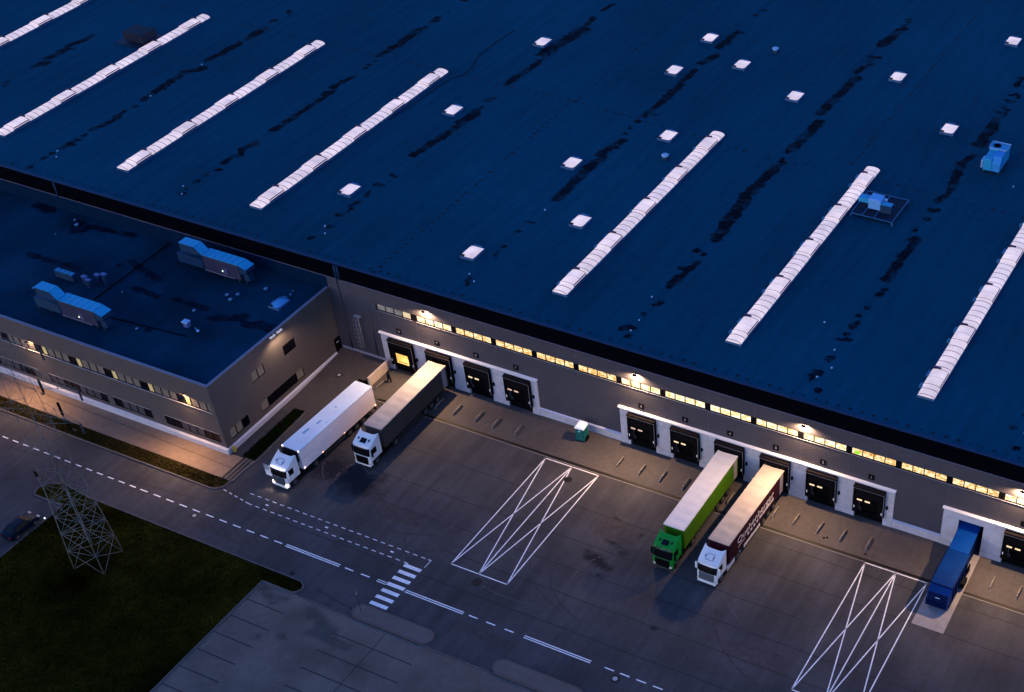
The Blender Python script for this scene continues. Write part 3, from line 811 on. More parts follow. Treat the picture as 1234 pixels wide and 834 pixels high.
# dock shelters
def shelter(k, open_lit=False, truck=False):
    cx = k*D-2.85
    b = MB()      # hood box
    b.box(cx-1.83, cx+1.83, -.62, -.10, 4.42, 4.98)
    b.box(cx-1.83, cx-1.50, -.62, -.10, 1.12, 4.419)
    b.box(cx+1.50, cx+1.83, -.62, -.10, 1.12, 4.419)
    s_ = b.build('dock_shelter', M_black, hall)
    b = MB()      # brown weathered cap and pale front edge
    b.add([(cx-1.85,-.64,4.985),(cx+1.85,-.64,4.985),(cx+1.85,-.10,5.02),(cx-1.85,-.10,5.02)], [(0,1,2,3)])
    b.box(cx-1.85, cx+1.85, -.65, -.622, 4.72, 4.984)
    b.build('cap', M_brown, s_)
    b = MB()
    b.box(cx-1.80, cx+1.86, -.665, -.652, 4.66, 4.72)
    b.box(cx+1.78, cx+1.86, -.665, -.652, 1.2, 4.659)
    b.build('edge_trim', M_edge, s_)
    b = MB()      # soft curtains and back wall
    b.box(cx-1.50, cx+1.50, -.60, -.56, 3.55, 4.42) if not (truck or open_lit) else b.box(cx-1.50, cx+1.50, -.56, -.50, 4.05, 4.42)
    b.box(cx-1.50, cx-1.15, -.58, -.54, 1.2, 4.41); b.box(cx+1.15, cx+1.50, -.58, -.54, 1.2, 4.41)
    build_each(b, 'curtain', M_frameb, s_)
    b = MB()
    for sx in (-1.62, 1.66):
        b.box(cx+sx-.05, cx+sx+.05, -.635, -.622, 1.75, 2.1)
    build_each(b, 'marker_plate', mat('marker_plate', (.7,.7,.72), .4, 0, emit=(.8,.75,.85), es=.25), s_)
    b = MB(); b.bbox(cx+2.0, cx+2.2, -.30, -.10, 2.5, 2.95, .03)
    b.build('signal_lamp', M_black, s_)
    b = MB()      # dark pit with bumpers below the door
    b.box(cx-1.715, cx+1.715, .10, .26, 0, 1.2)
    b.box(cx-1.45, cx-1.15, -.28, .1, .72, 1.1); b.box(cx+1.15, cx+1.45, -.28, .1, .72, 1.1)
    b.box(cx-1.10, cx+1.10, -.12, .1, .95, 1.13)
    build_each(b, 'bumper', M_black, s_)
    if not open_lit:
        b = MB(); b.box(cx-1.49, cx+1.49, .05, .2, 1.2, 4.9)
        for j in range(5): b.box(cx-1.45, cx+1.45, .035, .05, 1.8+j*.55, 1.82+j*.55)
        dr = b.build('door', M_black, s_)
        b = MB()
        for wx in (-1.36, -.42):
            b.box(cx+wx-.38+.25, cx+wx+.34+.25, -.552, -.548, 3.02, 3.24) if False else b.box(cx+wx+.02, cx+wx+.62, -.612, -.602, 2.98, 3.20)
        bb = b
        build_each(b, 'door_window', mat('lit_slot', (.1,.1,.1), .3, 0, emit=(1,.74,.42), es=1.1) if k % 3 else mat('dim_slot', (.1,.1,.1), .3, 0, emit=(.95,.62,.50), es=.75), dr)
        b = MB(); b.tube((cx-1.05, -.5, 1.5), (cx-1.05, -.5, 2.9), .035, n=6); b.tube((cx-.8,-.45,1.45),(cx-.95,-.45,1.9), .05, n=6)
        b.build('pull_rope', mat('pull_rope', (.07,.07,.10), .7, 0), s_)
    else:
        # open door: lit leveller room, a real recess
        b = MB()
        b.quad((cx-1.3,2.6,1.2),(cx+1.3,2.6,1.2),(cx+1.3,2.6,4.4),(cx-1.3,2.6,4.4))
        b.quad((cx-1.3,-.1,1.2),(cx-1.3,2.6,1.2),(cx-1.3,2.6,4.4),(cx-1.3,-.1,4.4))
        b.quad((cx+1.3,-.1,1.2),(cx+1.3,2.6,1.2),(cx+1.3,2.6,4.4),(cx+1.3,-.1,4.4))
        b.quad((cx-1.3,-.1,1.2),(cx+1.3,-.1,1.2),(cx+1.3,2.6,1.2),(cx-1.3,2.6,1.2))
        b.quad((cx-1.3,-.1,4.4),(cx+1.3,-.1,4.4),(cx+1.3,2.6,4.4),(cx-1.3,2.6,4.4))
        dr = b.build('dock_room', mat('dock_room', (.75,.62,.35), .8, .15, 2), s_)
        b = MB(); b.box(cx-1.3,cx+1.3,-.5,-.45,3.1,4.41); b.box(cx-1.3,cx-.95,-.5,-.45,1.2,3.1); b.box(cx+.95,cx+1.3,-.5,-.45,1.2,3.1); b.box(cx-1.3,cx+1.3,-.5,-.45,.9,1.55)
        b.build('door_surround', M_black, s_)
        b = MB(); b.box(cx-.5, cx-.3, 1.0, 1.2, 1.2, 3.2); b.box(cx+.3, cx+1.2, 2.0, 2.5, 1.2, 2.3); b.box(cx+.5,cx+.95,1.0,1.5,1.2,2.0)
        build_each(b, 'pallet_load', mat('pallet_load', (.30,.17,.06), .8, .2, 3), s_)
        b = MB(); b.box(cx-.9, cx+.9, 1.2, 1.3, 4.30, 4.36)
        b.build('ceiling_tube', mat('room_tube', (1,1,1), .5, 0, emit=(1,.78,.42), es=14), s_)
        ld = bpy.data.lights.new('dock_room_light', 'AREA'); ld.energy = 30; ld.size = 1.6; ld.color = (1,.78,.42)
        lo = bpy.data.objects.new('dock_room_light', ld); COL.objects.link(lo); lo.location = (cx, 1.1, 4.25); lo.parent = s_
    return s_
for k in [0, 1, 2, 3, 6, 7, 8, 9, 10, 11, 14, 15, 16]:
    shelter(k, open_lit=(k == 0), truck=(k in (1, 8, 9)))
# recess behind the compactor
b = MB()
b.quad((70.9,.25,0),(70.9,3.5,0),(70.9,3.5,4.25),(70.9,.25,4.25)); b.quad((73.72,.25,0),(73.72,3.5,0),(73.72,3.5,4.25),(73.72,.25,4.25))
b.quad((70.9,3.5,0),(73.72,3.5,0),(73.72,3.5,4.25),(70.9,3.5,4.25)); b.quad((70.9,.25,4.25),(73.72,.25,4.25),(73.72,3.5,4.25),(70.9,3.5,4.25))
b.build('compactor_bay', mat('dark_teal_wall', (.01,.05,.08), .8, .1), hall)

# ladder on the wall of the corner court
b = MB()
for dx in (-.28, .28): b.tube((-9.0+dx, -.55, 2.2), (-9.0+dx, -.55, 7.0), .03, n=6)
for i in range(16): b.tube((-9.28, -.55, 2.35+i*.29), (-8.72, -.55, 2.35+i*.29), .02, n=5)
for i in range(7):
    z = 2.9+i*.65
    pts = [(-9.0+.36*math.cos(R(a)), -.75+.36*math.sin(R(a))-.05, z) for a in range(180, 361, 30)]
    for p, q in zip(pts[:-1], pts[1:]): b.tube(p, q, .018, n=5)
b.box(-9.5, -8.5, -.5, -.05, 6.95, 7.02)
b.build('cage_ladder', mat('ladder_steel', (.34,.33,.36), .5, 0, metal=.2), hall)
b = MB(); b.tube((-11.3,-.12,1.2),(-11.3,-.12,11.7), .08, n=8); b.tube((-7.2,-.1,1.2),(-7.2,-.1,8.5), .05, n=8)
build_each(b, 'wall_pipe', M_wall, hall)

# roof lights: long barrel vaults
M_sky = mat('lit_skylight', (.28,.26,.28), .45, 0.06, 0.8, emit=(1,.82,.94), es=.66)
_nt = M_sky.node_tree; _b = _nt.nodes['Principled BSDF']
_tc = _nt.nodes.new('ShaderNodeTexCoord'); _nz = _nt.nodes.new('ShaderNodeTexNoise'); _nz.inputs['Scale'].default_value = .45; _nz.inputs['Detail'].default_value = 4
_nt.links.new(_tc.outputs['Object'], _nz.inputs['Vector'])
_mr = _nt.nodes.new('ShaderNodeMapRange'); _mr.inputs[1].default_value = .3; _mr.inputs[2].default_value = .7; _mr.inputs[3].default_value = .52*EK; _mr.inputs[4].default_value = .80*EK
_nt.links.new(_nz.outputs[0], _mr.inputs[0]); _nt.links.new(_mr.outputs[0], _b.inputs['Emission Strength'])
M_skyf = mat('vault_rib', (.10,.07,.16), .6, 0, spec=.1)
M_curb = mat('skylight_curb', (.05,.13,.26), .5, .05)
def arch(y0, y1, w, z0, rise, n=8, ins_=0.0):
    pr = []
    for i in range(n+1):
        t = i/n
        a = math.pi*(1-t)
        pr.append((math.cos(a)*w/2, z0+rise*math.sin(a)**.8))
    return pr
def vault(xc, y0=6.3, y1=49.3, rib=1.063):
    b = MB()
    W = 1.92; z0 = H2+.22
    b.box(xc-W/2-.06, xc+W/2+.06, y0-.06, y1+.06, H2-.06, z0)
    sk = b.build('skylight', M_curb, hall)
    n = int(round((y1-y0)/rib)); rib = (y1-y0)/n
    b = MB(); rb = MB()
    opens = []
    yy = y0+1.75
    while yy+2.95 < y1+.5:
        opens.append((yy, min(yy+2.95, y1-.6))); yy += 9.03
    pr = arch(0,0,W,z0,.36)
    def ext(bm_, pr_, ya, yb, cap=True):
        m_ = len(pr_)
        vs = [(xc+p[0], ya, p[1]) for p in pr_]+[(xc+p[0], yb, p[1]) for p in pr_]
        fs = [(i, i+1, m_+i+1, m_+i) for i in range(m_-1)]
        bm_.add(vs, fs, True)
        if cap:
            k = len(bm_.v)-2*m_
            bm_.f.append(tuple(range(k, k+m_))); bm_.sm.append(False)
            bm_.f.append(tuple(range(k+2*m_-1, k+m_-1, -1))); bm_.sm.append(False)
    ext(b, pr, y0, y1)
    fl = MB(); pr2 = [(p[0]*1.03, p[1]+.13) for p in pr]; pr2 = [(pr2[0][0], z0)]+pr2+[(pr2[-1][0], z0)]
    for (ya, yb) in opens: ext(fl, pr2, ya, yb)
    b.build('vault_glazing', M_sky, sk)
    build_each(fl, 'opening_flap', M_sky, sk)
    prr = [(p[0]*1.012, p[1]+.016) for p in pr]
    i = 0
    while y0+i*rib <= y1+.01:
        y = y0+i*rib; i += 1
        if any(a-.05 < y < c+.05 for a, c in opens): continue
        ext(rb, prr, y-.045, y+.045, False)
    for (ya, yb) in opens:
        pq = [(p[0]*1.02, p[1]+.015) for p in pr2]
        ext(rb, pq, ya-.03, ya+.05, False); ext(rb, pq, yb-.05, yb+.02, False)
        ext(rb, [(p[0], p[1]+.01) for p in pr2], (ya+yb)/2-.015, (ya+yb)/2+.015, False)
        rb.box(xc+W/2-.16, xc+W/2+.0, ya+.1, yb-.1, z0+.2, z0+.31); rb.box(xc+W/2+.02, xc+W/2+.10, ya, yb, z0-.02, z0+.12)
    build_each(rb, 'rib', M_skyf, sk)
    b = MB()
    for (ya, yb) in opens:
        b.box(xc-W/2-.42, xc-W/2-.10, ya-.15, ya+.45, H2-.05, z0+.02)
        b.box(xc-W/2-.42, xc-W/2-.10, yb-.9, yb+.1, H2-.05, z0-.02)
        b.box(xc+W/2-.3, xc+W/2-.05, ya-.35, ya-.1, z0+.2, z0+.34) if False else None
    build_each(b, 'flap_motor', mat('flap_motor', (.03,.16,.30), .5, 0), sk)
    b = MB()
    for (ya, yb) in opens:
        b.box(xc-.92, xc-.05, yb+.05, yb+.30, z0+.16, z0+.56)
    build_each(b, 'hinge_bar', mat('hinge_bar', (.03,.02,.07), .5, 0), sk)
    return sk
for xc in (-97.9, -74.8, -51.7, -28.65, 17.55, 40.6, 63.75, 86.8):
    vault(xc)
# small square roof lights
def dome(x, y, w=1.85, l=2.5, m_=M_sky, z=H2, blind=False, par=None, nm='roof_hatch_skylight'):
    b = MB(); b.box(x-w/2-.08, x+w/2+.08, y-l/2-.08, y+l/2+.08, z-.06, z+.28)
    s_ = b.build(nm, M_curb, par or hall)
    b = MB()
    nu, nv = 6, 6
    vs = []; fs = []
    for j in range(nv+1):
        for i in range(nu+1):
            u, v = i/nu*2-1, j/nv*2-1
            vs.append((x+u*w/2, y+v*l/2, z+.28+.20*(1-u**4)*(1-v**4)))
    for j in range(nv):
        for i in range(nu):
            a = j*(nu+1)+i; fs.append((a, a+1, a+nu+2, a+nu+1))
    b.add(vs, fs, True)
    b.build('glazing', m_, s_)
    b = MB()
    b.box(x-w/2-.05, x-w/2+.55, y-l/2-.03, y-l/2+.22, z+.30, z+.42)
    b.build('latch', mat('latch_dark', (.008,.008,.02), .5, 0), s_)
    b = MB(); b.box(x-w/2+.2, x+w/2-.5, y+l/2+.06, y+l/2+.4, z-.03, z+.3); b.box(x-w/2-.3, x-w/2-.1, y-.3, y+.3, z-.03, z+.2)
    b.build('hinge', mat('flap_motor', (.03,.16,.30), .5, 0), s_)
for (x, y) in [(-20.15,64.0),(2.85,76.1),(2.9,64.0),(11.3,69.9),(22.66,63.95),(33.95,75.9),(46.1,64.0),(45.7,94.4),(-20.2,39.5),
               (3.1,33.65),(11.4,45.85),(11.65,21.35),(3.15,9.3),(-20.15,15.1),(57.6,88.4),(69,64)]:
    dome(x, y)

# rooftop vents and pipes (things of their own)
M_vent = mat('vent_metal', (.25,.45,.70), .4, .05, metal=.2)
M_ventw = mat('vent_white', (.30,.50,.75), .4, 0)
M_vents = mat('vent_cap', (.10,.22,.40), .5, 0)
def small_vent(x, y, z, label, h=.38, r=.10):
    t = thing('roof_vent_pipe', label, 'vent', (x, y, z), group='small vent pipes on the roofs')
    b = MB(); b.tube((0,0,-.05), (0,0,h), r*.6, n=8); b.build('pipe', M_hvd, t)
    b = MB(); b.tube((0,0,h), (0,0,h+.10), r*1.3, r*.9, n=10); b.build('cap', M_vents if z < 12 else M_ventw, t)
near = [(-88,'roof stain left of the first long skylight'),]
pairs = [(-63.4,6.1),(-62.3,4.8),(-63.2,24.2),(-63.3,35.4),(-40.8,6.2),(-39.6,4.6),(-17.3,6.3),(-16.2,4.9),(5.6,5.0),(7.0,3.9),(6.2,21.6),
         (28.9,5.4),(28.0,10.2),(29.0,3.2),(51.8,4.4),(52.6,6.6),(51.6,9.8),(48.5,14.2),(75.2,4.9),(74.6,7.5),(58.9,52.6),(59.9,56.0),(61.2,53.2)]
rank = [sorted(range(len(pairs)), key=lambda k: pairs[k][0]*.8937-pairs[k][1]*-.448*1).index(i) for i in range(len(pairs))]
names_ = ['second long skylight from the left','third long skylight from the left','fourth long skylight from the left','gap in the middle of the roof','fifth long skylight','sixth long skylight','rightmost long skylight']
for i, (x, y) in enumerate(pairs):
    zone = ('far left part of the main roof' if x < -50 else 'left part of the main roof' if x < -10 else 'middle of the main roof' if x < 20 else 'main roof left of the sixth skylight' if x < 40 else 'right part of the main roof')
    small_vent(x, y, H2-.06, '%s vent pipe from the left edge on the main roof' % (ordn(rank[i]) if rank[i] < 20 else ['twenty-first','twenty-second','twenty-third'][rank[i]-20]))
def mushroom(x, y, label):
    t = thing('roof_fan', label, 'fan', (x, y, H2))
    b = MB(); b.box(-.38,.38,-.38,.38,-.06,.35); b.build('base', M_hvd, t)
    b = MB(); b.tube((0,0,.35),(0,0,.6), .38, .5, n=14); b.build('housing', M_vent, t)
    b = MB(); b.tube((0,0,.6),(0,0,.74), .55, .35, n=14); b.build('cap', M_ventw, t)
mushroom(13.9, 40.3, 'small round roof fan beside the top of the skylight at the middle')
mushroom(14.0, 76.2, 'small round roof fan near the top of the picture')

# loose cable across the membrane
b = MB()
for p, q in zip(CABLE[:-1], CABLE[1:]): b.tube((p[0],p[1],H2-.0), (q[0],q[1],H2-.0), .05, n=5)
tag(b.build('roof_cable', mat('cable_black', (.002,.005,.015), .7, 0)), 'dark cable winding over the roof from the fourth long skylight to the top', 'cable')

# wall flood lights on the hall
def wall_lamp(x, y, z, label, beam=1900, wash=700, face=(0,-1), group='flood lights on the warehouse front', col=(1,.63,.34)):
    rz = math.atan2(face[1], face[0]) + math.pi/2
    t = thing('wall_lamp', label, 'lamp', (x, y, z), rz, group)
    b = MB(); b.box(-.05,.05,-.5,0,-.02,.04); b.box(-.12,.12,-.03,0,-.12,.12); b.build('bracket', M_dsteel, t)
    b = MB(); b.bbox(-.25,.25,-.62,-.34,-.05,.07,.02); b.build('housing', M_dsteel, t)
    b = MB(); b.box(-.21,.21,-.58,-.38,-.075,-.055); b.build('lens', M_lampw, t)
    def lamp(nm, e, rot, ang, blend, loc, size):
        ld = bpy.data.lights.new(nm, 'SPOT'); ld.energy = e; ld.color = col; ld.spot_size = R(ang); ld.spot_blend = blend
        ld.shadow_soft_size = size
        lo = bpy.data.objects.new(nm, ld); COL.objects.link(lo); lo.parent = t; lo.location = loc
        lo.rotation_euler = rot
    if beam: lamp('beam_light', beam, (R(-58), 0, 0), 150, 1.0, (0,-.5,-.12), .12)
    if wash: lamp('wash_light', wash, (R(6), 0, 0), 168, .5, (0,-.46,-.12), .10)
for x, lb in [(2.0, 'wall flood light high above the second docked truck from the left'), (31.3, 'wall flood light above the first dock right of the portable toilet'),
              (52.4, 'wall flood light high above the burgundy trailer'), (77.1, 'wall flood light at the right edge of the picture')]:
    wall_lamp(x, 0, 11.05, lb)

# dock number plates
FONT_M = mat('digit_white', (.30,.28,.32), .6, 0)
def text_mesh(body, size, name, m_, parent, depth=.01, mat4=None, bold=0.0, shear=0.0, xscale=1.0, spacing=1.0, align='CENTER'):
    cu = bpy.data.curves.new(name, 'FONT')
    cu.body = body; cu.size = size; cu.extrude = depth; cu.offset = bold; cu.shear = shear
    cu.align_x = align; cu.align_y = 'CENTER' if align == 'CENTER' else 'BOTTOM_BASELINE'; cu.space_character = spacing
    tmp = bpy.data.objects.new(name, cu); COL.objects.link(tmp)
    dg = bpy.context.evaluated_depsgraph_get()
    me = bpy.data.meshes.new_from_object(tmp.evaluated_get(dg))
    bpy.data.objects.remove(tmp)
    me.transform(Matrix.Diagonal((xscale, 1, 1, 1)))
    if mat4: me.transform(mat4)
    me.materials.clear(); me.materials.append(m_)
    o = bpy.data.objects.new(name, me); COL.objects.link(o)
    if parent: o.parent = parent
    return o
nums = {0:'10', 1:'9', 2:'8', 3:'7', 6:'6', 7:'5', 8:'4', 9:'3', 10:'2', 11:'1', 14:'', 15:'', 16:''}
under = {0:'above the lit open dock', 1:'above the dock of the grey trailer', 2:'above the first closed dock right of the grey trailer', 3:'above the dock just left of the portable toilet',
         6:'above the first dock right of the portable toilet', 7:'above the dock just left of the green trailer', 8:'above the dock of the green trailer', 9:'above the dock of the burgundy trailer',
         10:'above the first dock right of the burgundy trailer', 11:'above the last dock left of the blue compactor', 14:'above the dock just right of the blue compactor', 15:'', 16:''}
for k, n in nums.items():
    if k > 14: continue
    x = k*D-2.92
    t = thing('number_plate', 'square black number plate %s' % under[k], 'sign', (x, 0, 6.36), group='dock number plates')
    b = MB(); b.bbox(-.37,.37,-.06,0,-.37,.37,.015); b.build('plate', M_frameb, t)
    if n:
        text_mesh(n, .46 if len(n) == 1 else .38, 'digit', FONT_M, t, mat4=Matrix.Translation((0,-.072,0)) @ Matrix.Rotation(R(90), 4, 'X'), bold=.012)

# guide rails on the apron (one pair of short bent bars per dock)
def rail_proto():
    b = MB()
    pts = [(0,-4.72,.02),(0,-4.62,.22),(0,-4.35,.26),(.02,-3.1,.26),(.02,-2.85,.20),(.02,-2.75,.02)]
    for p, q in zip(pts[:-1], pts[1:]): b.tube(p, q, .12, n=8)
    b.box(-.14,.14,-4.85,-4.6,.004,.03); b.box(-.12,.14,-2.85,-2.62,.004,.03)
    return b.build('wheel_guide_rail', mat('worn_steel', (.20,.175,.165), .5, .2, 4, metal=.2))
proto = rail_proto()
xs_rails = [-4.3, 4.45, 7.3, 10.4, 13.05, 16.1, 30.35, 33.4, 36.1, 39.15, 42.0, 45.0, 50.6, 53.3, 56.35, 59.1, 62.1, 76.3, 79.4, 82.3, 85.2]
rel = ['beside the person in black','first one right of the grey trailer','second one right of the grey trailer','third one right of the grey trailer',
       'fourth one right of the grey trailer','last one before the portable toilet','first one right of the portable toilet','second one right of the portable toilet',
       'third one right of the portable toilet','last one left of the green trailer','hidden beneath the green trailer','between the green and burgundy trailers','beside the rear wheels of the burgundy trailer',
       'second one right of the burgundy trailer','third one right of the burgundy trailer','fourth one right of the burgundy trailer','last one left of the blue compactor',
       'first one right of the blue compactor','at the right edge of the picture','beyond the right edge','outside the right edge']
for i, x in enumerate(xs_rails):
    if i in (10,): continue
    if i > 18: continue
    o = proto if i == 0 else proto.copy()
    if i: COL.objects.link(o)
    o.location = (x, random.uniform(-.06,.06), 0); o.rotation_euler = (0, 0, R(random.uniform(-2,3)))
    tag(o, 'bent steel wheel guide rail on the apron, ' + rel[i], 'guide rail', 'wheel guide rails on the dock apron')

# ================================================================== OFFICE WING
office = thing('office_building', 'lower grey office wing with two rows of windows beside the warehouse', 'building', (-12.97, -22.62, 0))
OX, OY, OH = -12.97, -22.62, 10.16
def OB(): return MB()
def obuild(b, n, m_, par=None):
    o = b.build(n, m_, par or office)
    if par is None: o.location = (-OX, -OY, 0)
    return o
XO = -122.0
fw = [(-122.0,-13.45, 6.05, 7.35)]            # upper ribbon
lw = [(-52.5,-43.0),(-41.3,-31.5),(-30.5,-24.3),(-22.2,-13.6)]
b = OB()
b.box(XO, OX, OY, OY+.3, 7.35, OH-.06); b.box(-13.45, OX, OY, OY+.3, 6.05, 7.35)
b.box(XO, OX, OY, OY+.3, 2.85, 6.05); b.box(XO, OX, OY, OY+.3, .3, 1.42)
xx = XO
for (a, c) in lw:
    b.box(xx, a, OY, OY+.3, 1.42, 2.85); xx = c
b.box(xx, OX, OY, OY+.3, 1.42, 2.85)
# side wall facing the court, x = OX
sideU = [(-15.9,-13.65),(-9.98,-7.74)]; sideL = [(-21.5,-18.15),(-15.8,-7.65)]
def ybox(y0, y1, z0, z1): b.box(OX-.3, OX, y0, y1, z0, z1)
yy0 = OY+.3
ybox(yy0, 0, 7.44, OH-.06); ybox(yy0, 0, 2.82, 6.0); ybox(yy0, -1.35, .3, 1.42)
c_ = yy0
for (a, d_) in sideU: ybox(c_, a, 6.0, 7.44); c_ = d_
ybox(c_, 0, 6.0, 7.44)
c_ = yy0
for (a, d_) in sideL: ybox(c_, a, 1.42, 2.82); c_ = d_
ybox(c_, -1.35, 1.42, 2.82); ybox(-.12, 0, .3, 2.82)
ow = obuild(b, 'wall', M_owall)
b = OB()
b.box(XO, OX+.05, OY-.05, OY+.32, OH-.06, OH); b.box(OX-.32, OX+.05, OY+.32, 0, OH-.06, OH)
obuild(b, 'parapet_coping', mat('office_coping', (.21,.19,.25), .35, .05))
b = OB(); b.box(XO, OX-.32, OY+.34, -.02, 9.4, 9.5)
rf = stained('roof', XO, OX-.3, OY+.3, -.02, 9.72, .5, OST, (0.0005, 0.029, 0.060), (0.0001, 0.005, 0.016), .9, hard=True, var=.42, sc=.12, wr=.8, streak=.12, fine=1.2, wscale=1.9)
rf.parent = office; rf.location = (-OX, -OY, 0)
# base ledge
b = OB()
b.add([(XO,OY-.30,.80),(OX+.3,OY-.30,.80),(OX+.3,OY,.92),(XO,OY,.92)], [(0,1,2,3)]); b.box(XO, OX+.30, OY-.30, OY, .1, .798)
obuild(b, 'base_ledge', mat('base_ledge_white', (.60,.56,.58), .5, .08))
b = OB()
b.add([(OX+.22,OY,.60),(OX+.22,-1.4,.80),(OX,-1.4,.95),(OX,OY,.75)], [(0,1,2,3)])
b.add([(OX+.22,OY,0),(OX+.22,-1.4,0.3),(OX+.22,-1.4,.80),(OX+.22,OY,.60)], [(0,1,2,3)])
b.add([(OX+.22,-1.4,.3),(OX,-1.4,.3),(OX,-1.4,.95),(OX+.22,-1.4,.8)], [(0,1,2,3)])
obuild(b, 'side_ledge', mat('side_ledge', (.52,.52,.62), .4, .05))
# front windows
M_blind = mat('blind_pane', (.115,.098,.092), .5, .2, 1.2, emit=(.30,.24,.20), es=.12)
M_litp = mat('lit_office_pane', (.2,.2,.1), .4, .1, emit=(1,.76,.36), es=.34)
M_dark = mat('dark_pane', (.002,.002,.006), .3, 0, spec=.15)
def obwin(x0, x1, z0, z1, panes, name='window'):
    """panes: list of (xa, xb, material)"""
    b = OB(); b.box(x0, x1, OY+.16, OY+.28, z0, z1)
    b.box(x0, x1, OY+.05, OY+.16, z0, z0+.07); b.box(x0, x1, OY+.05, OY+.16, z1-.05, z1)
    xs_ = sorted({round(p[0], 3) for p in panes} | {round(p[1], 3) for p in panes})
    for x in xs_: b.box(max(x-.07, x0), min(x+.07, x1), OY+.05, OY+.16, z0+.07, z1-.05)
    f = obuild(b, name, M_winframe)
    for mm, nm in ((M_blind, 'blind_pane'), (M_litp, 'lit_pane'), (M_dark, 'dark_pane')):
        b = OB(); k = 0
        for (a, c, m_) in panes:
            if m_ is mm: b.box(a+.07, c-.07, OY+.10, OY+.14, z0+.07, z1-.05); k += 1
        if k: build_each(b, nm, mm, f)
    b = OB(); b.box(x0, x1, OY-.10, OY+.05, z0-.04, z0)
    b.build('sill', mat('office_sill', (.45,.42,.45), .4, 0), f)
for j in range(-1, 14):
    x0 = -18.67-D*j
    if x0 < -90: break
    xe = min(x0+D, -13.47)
    pn = [(x0, x0+1.2, M_dark), (x0+1.2, x0+2.05, M_litp if j in (0, 1, 2, 3, 4, 6, 9) else M_blind)]
    q = x0+2.05
    while q < xe-.3:
        pn.append((q, min(q+1.24, xe), M_blind)); q += 1.24
    if x0 < -13.5: obwin(x0, xe, 6.05, 7.35, pn)
for (a, c) in lw:
    n = max(2, int(round((c-a)/1.25))); w = (c-a)/n
    pn = [(a+i*w, a+(i+1)*w, M_dark if (i*7+int(a)) % 5 in (0, 3) else mat('low_blind', (.07,.06,.065), .5, .2, 1.2)) for i in range(n)]
    M_l = mat('low_blind', (.07,.06,.065))
    b = OB(); b.box(a, c, OY+.16, OY+.28, 1.42, 2.85)
    for i in range(n+1): b.box(max(a+i*w-.05, a), min(a+i*w+.05, c), OY+.05, OY+.16, 1.42, 2.85)
    b.box(a, c, OY+.05, OY+.16, 1.421, 1.50)
    f = obuild(b, 'window', M_winframe)
    for mm, nm in ((M_dark, 'dark_pane'), (M_l, 'blind_pane')):
        b = OB(); k = 0
        for (p, q, m_) in pn:
            if m_ is mm: b.box(p+.06, q-.06, OY+.10, OY+.14, 1.5, 2.84); k += 1
        if k: build_each(b, nm, mm, f)
    b = OB(); b.box(a, c, OY-.02, OY+.05, 2.80, 2.85); b.build('head_trim', mat('office_sill', (.45,.42,.45)), f)
def swin(y0, y1, z0, z1, n, mats):
    b = OB(); b.box(OX-.28, OX-.16, y0, y1, z0, z1)
    w = (y1-y0)/n
    for i in range(n+1): b.box(OX-.16, OX-.05, max(y0+i*w-.06, y0), min(y0+i*w+.06, y1), z0+.08, z1)
    b.box(OX-.16, OX-.05, y0, y1, z0, z0+.08)
    f = obuild(b, 'window', M_winframe)
    for mm, nm in ((M_blind, 'blind_pane'), (M_dark, 'dark_pane')):
        b = OB(); k = 0
        for i in range(n):
            if mats[i] is mm: b.box(OX-.14, OX-.10, y0+i*w+.06, y0+(i+1)*w-.06, z0+.08, z1-.02); k += 1
        if k: build_each(b, nm, mm, f)
swin(-15.9, -13.65, 6.0, 7.44, 2, [M_blind, M_blind])
swin(-9.98, -7.74, 6.0, 7.44, 1, [M_dark])
swin(-21.5, -18.15, 1.42, 2.82, 3, [M_blind, M_blind, M_dark])
swin(-15.8, -7.65, 1.42, 2.82, 6, [M_blind, M_dark, M_dark, M_dark, M_dark, M_blind])
b = OB(); b.box(OX-.1, OX-.04, -1.34, -.13, .72, 2.98)
dr = obuild(b, 'door', M_black)
b = OB(); b.box(OX-.035, OX-.01, -.95, -.5, 2.05, 2.15); b.build('door_handle', M_white, dr)
b = OB(); b.bbox(OX+.25, OX+.62, OY+.35, OY+.75, .1, .85, .05)
o = b.build('yellow_guard_post', mat('yellow_paint', (.42,.33,.06), .6, .1)); tag(o, 'short yellow guard post at the outer corner of the office wing', 'guard post')

wall_lamp(-17.26, OY, 7.74, 'wall lamp over the office windows nearest the building corner', 1250, 130, group='lamps on the office front', col=(1,.60,.30))
wall_lamp(-42.2, OY, 7.66, 'wall lamp over the office windows at the left edge of the photo', 1250, 130, group='lamps on the office front', col=(1,.60,.30))
wall_lamp(-67.2, OY, 7.66, 'wall lamp farthest left on the office front', 1250, 130, group='lamps on the office front', col=(1,.60,.30))
# twin floodlights on the office side
for i, (yf) in enumerate((-11.25, -10.0)):
    t = thing('flood_light', 'white boxy floodlight under the office roof edge, the %s one' % ('nearer' if i == 0 else 'farther'), 'lamp', (OX, yf, 9.93), 0, 'twin floodlights on the office side wall')
    b = MB(); b.box(0,.28,-.05,.05,.06,.12); b.build('arm', M_dsteel, t)
    b = MB(); b.bbox(.12,.38,-.45,.45,-.12,.05,.03); b.build('housing', mat('flood_box', (.85,.82,.8), .4, 0, emit=(1,.85,.75), es=.22), t)
    ld = bpy.data.lights.new('flood_glow', 'SPOT'); ld.energy = 80; ld.color = (1,.70,.45); ld.spot_size = R(165); ld.spot_blend = .6; ld.shadow_soft_size = .2
    lo = bpy.data.objects.new('flood_glow', ld); COL.objects.link(lo); lo.parent = t; lo.location = (1.1,0,-.3); lo.rotation_euler = (0, R(-4), 0)

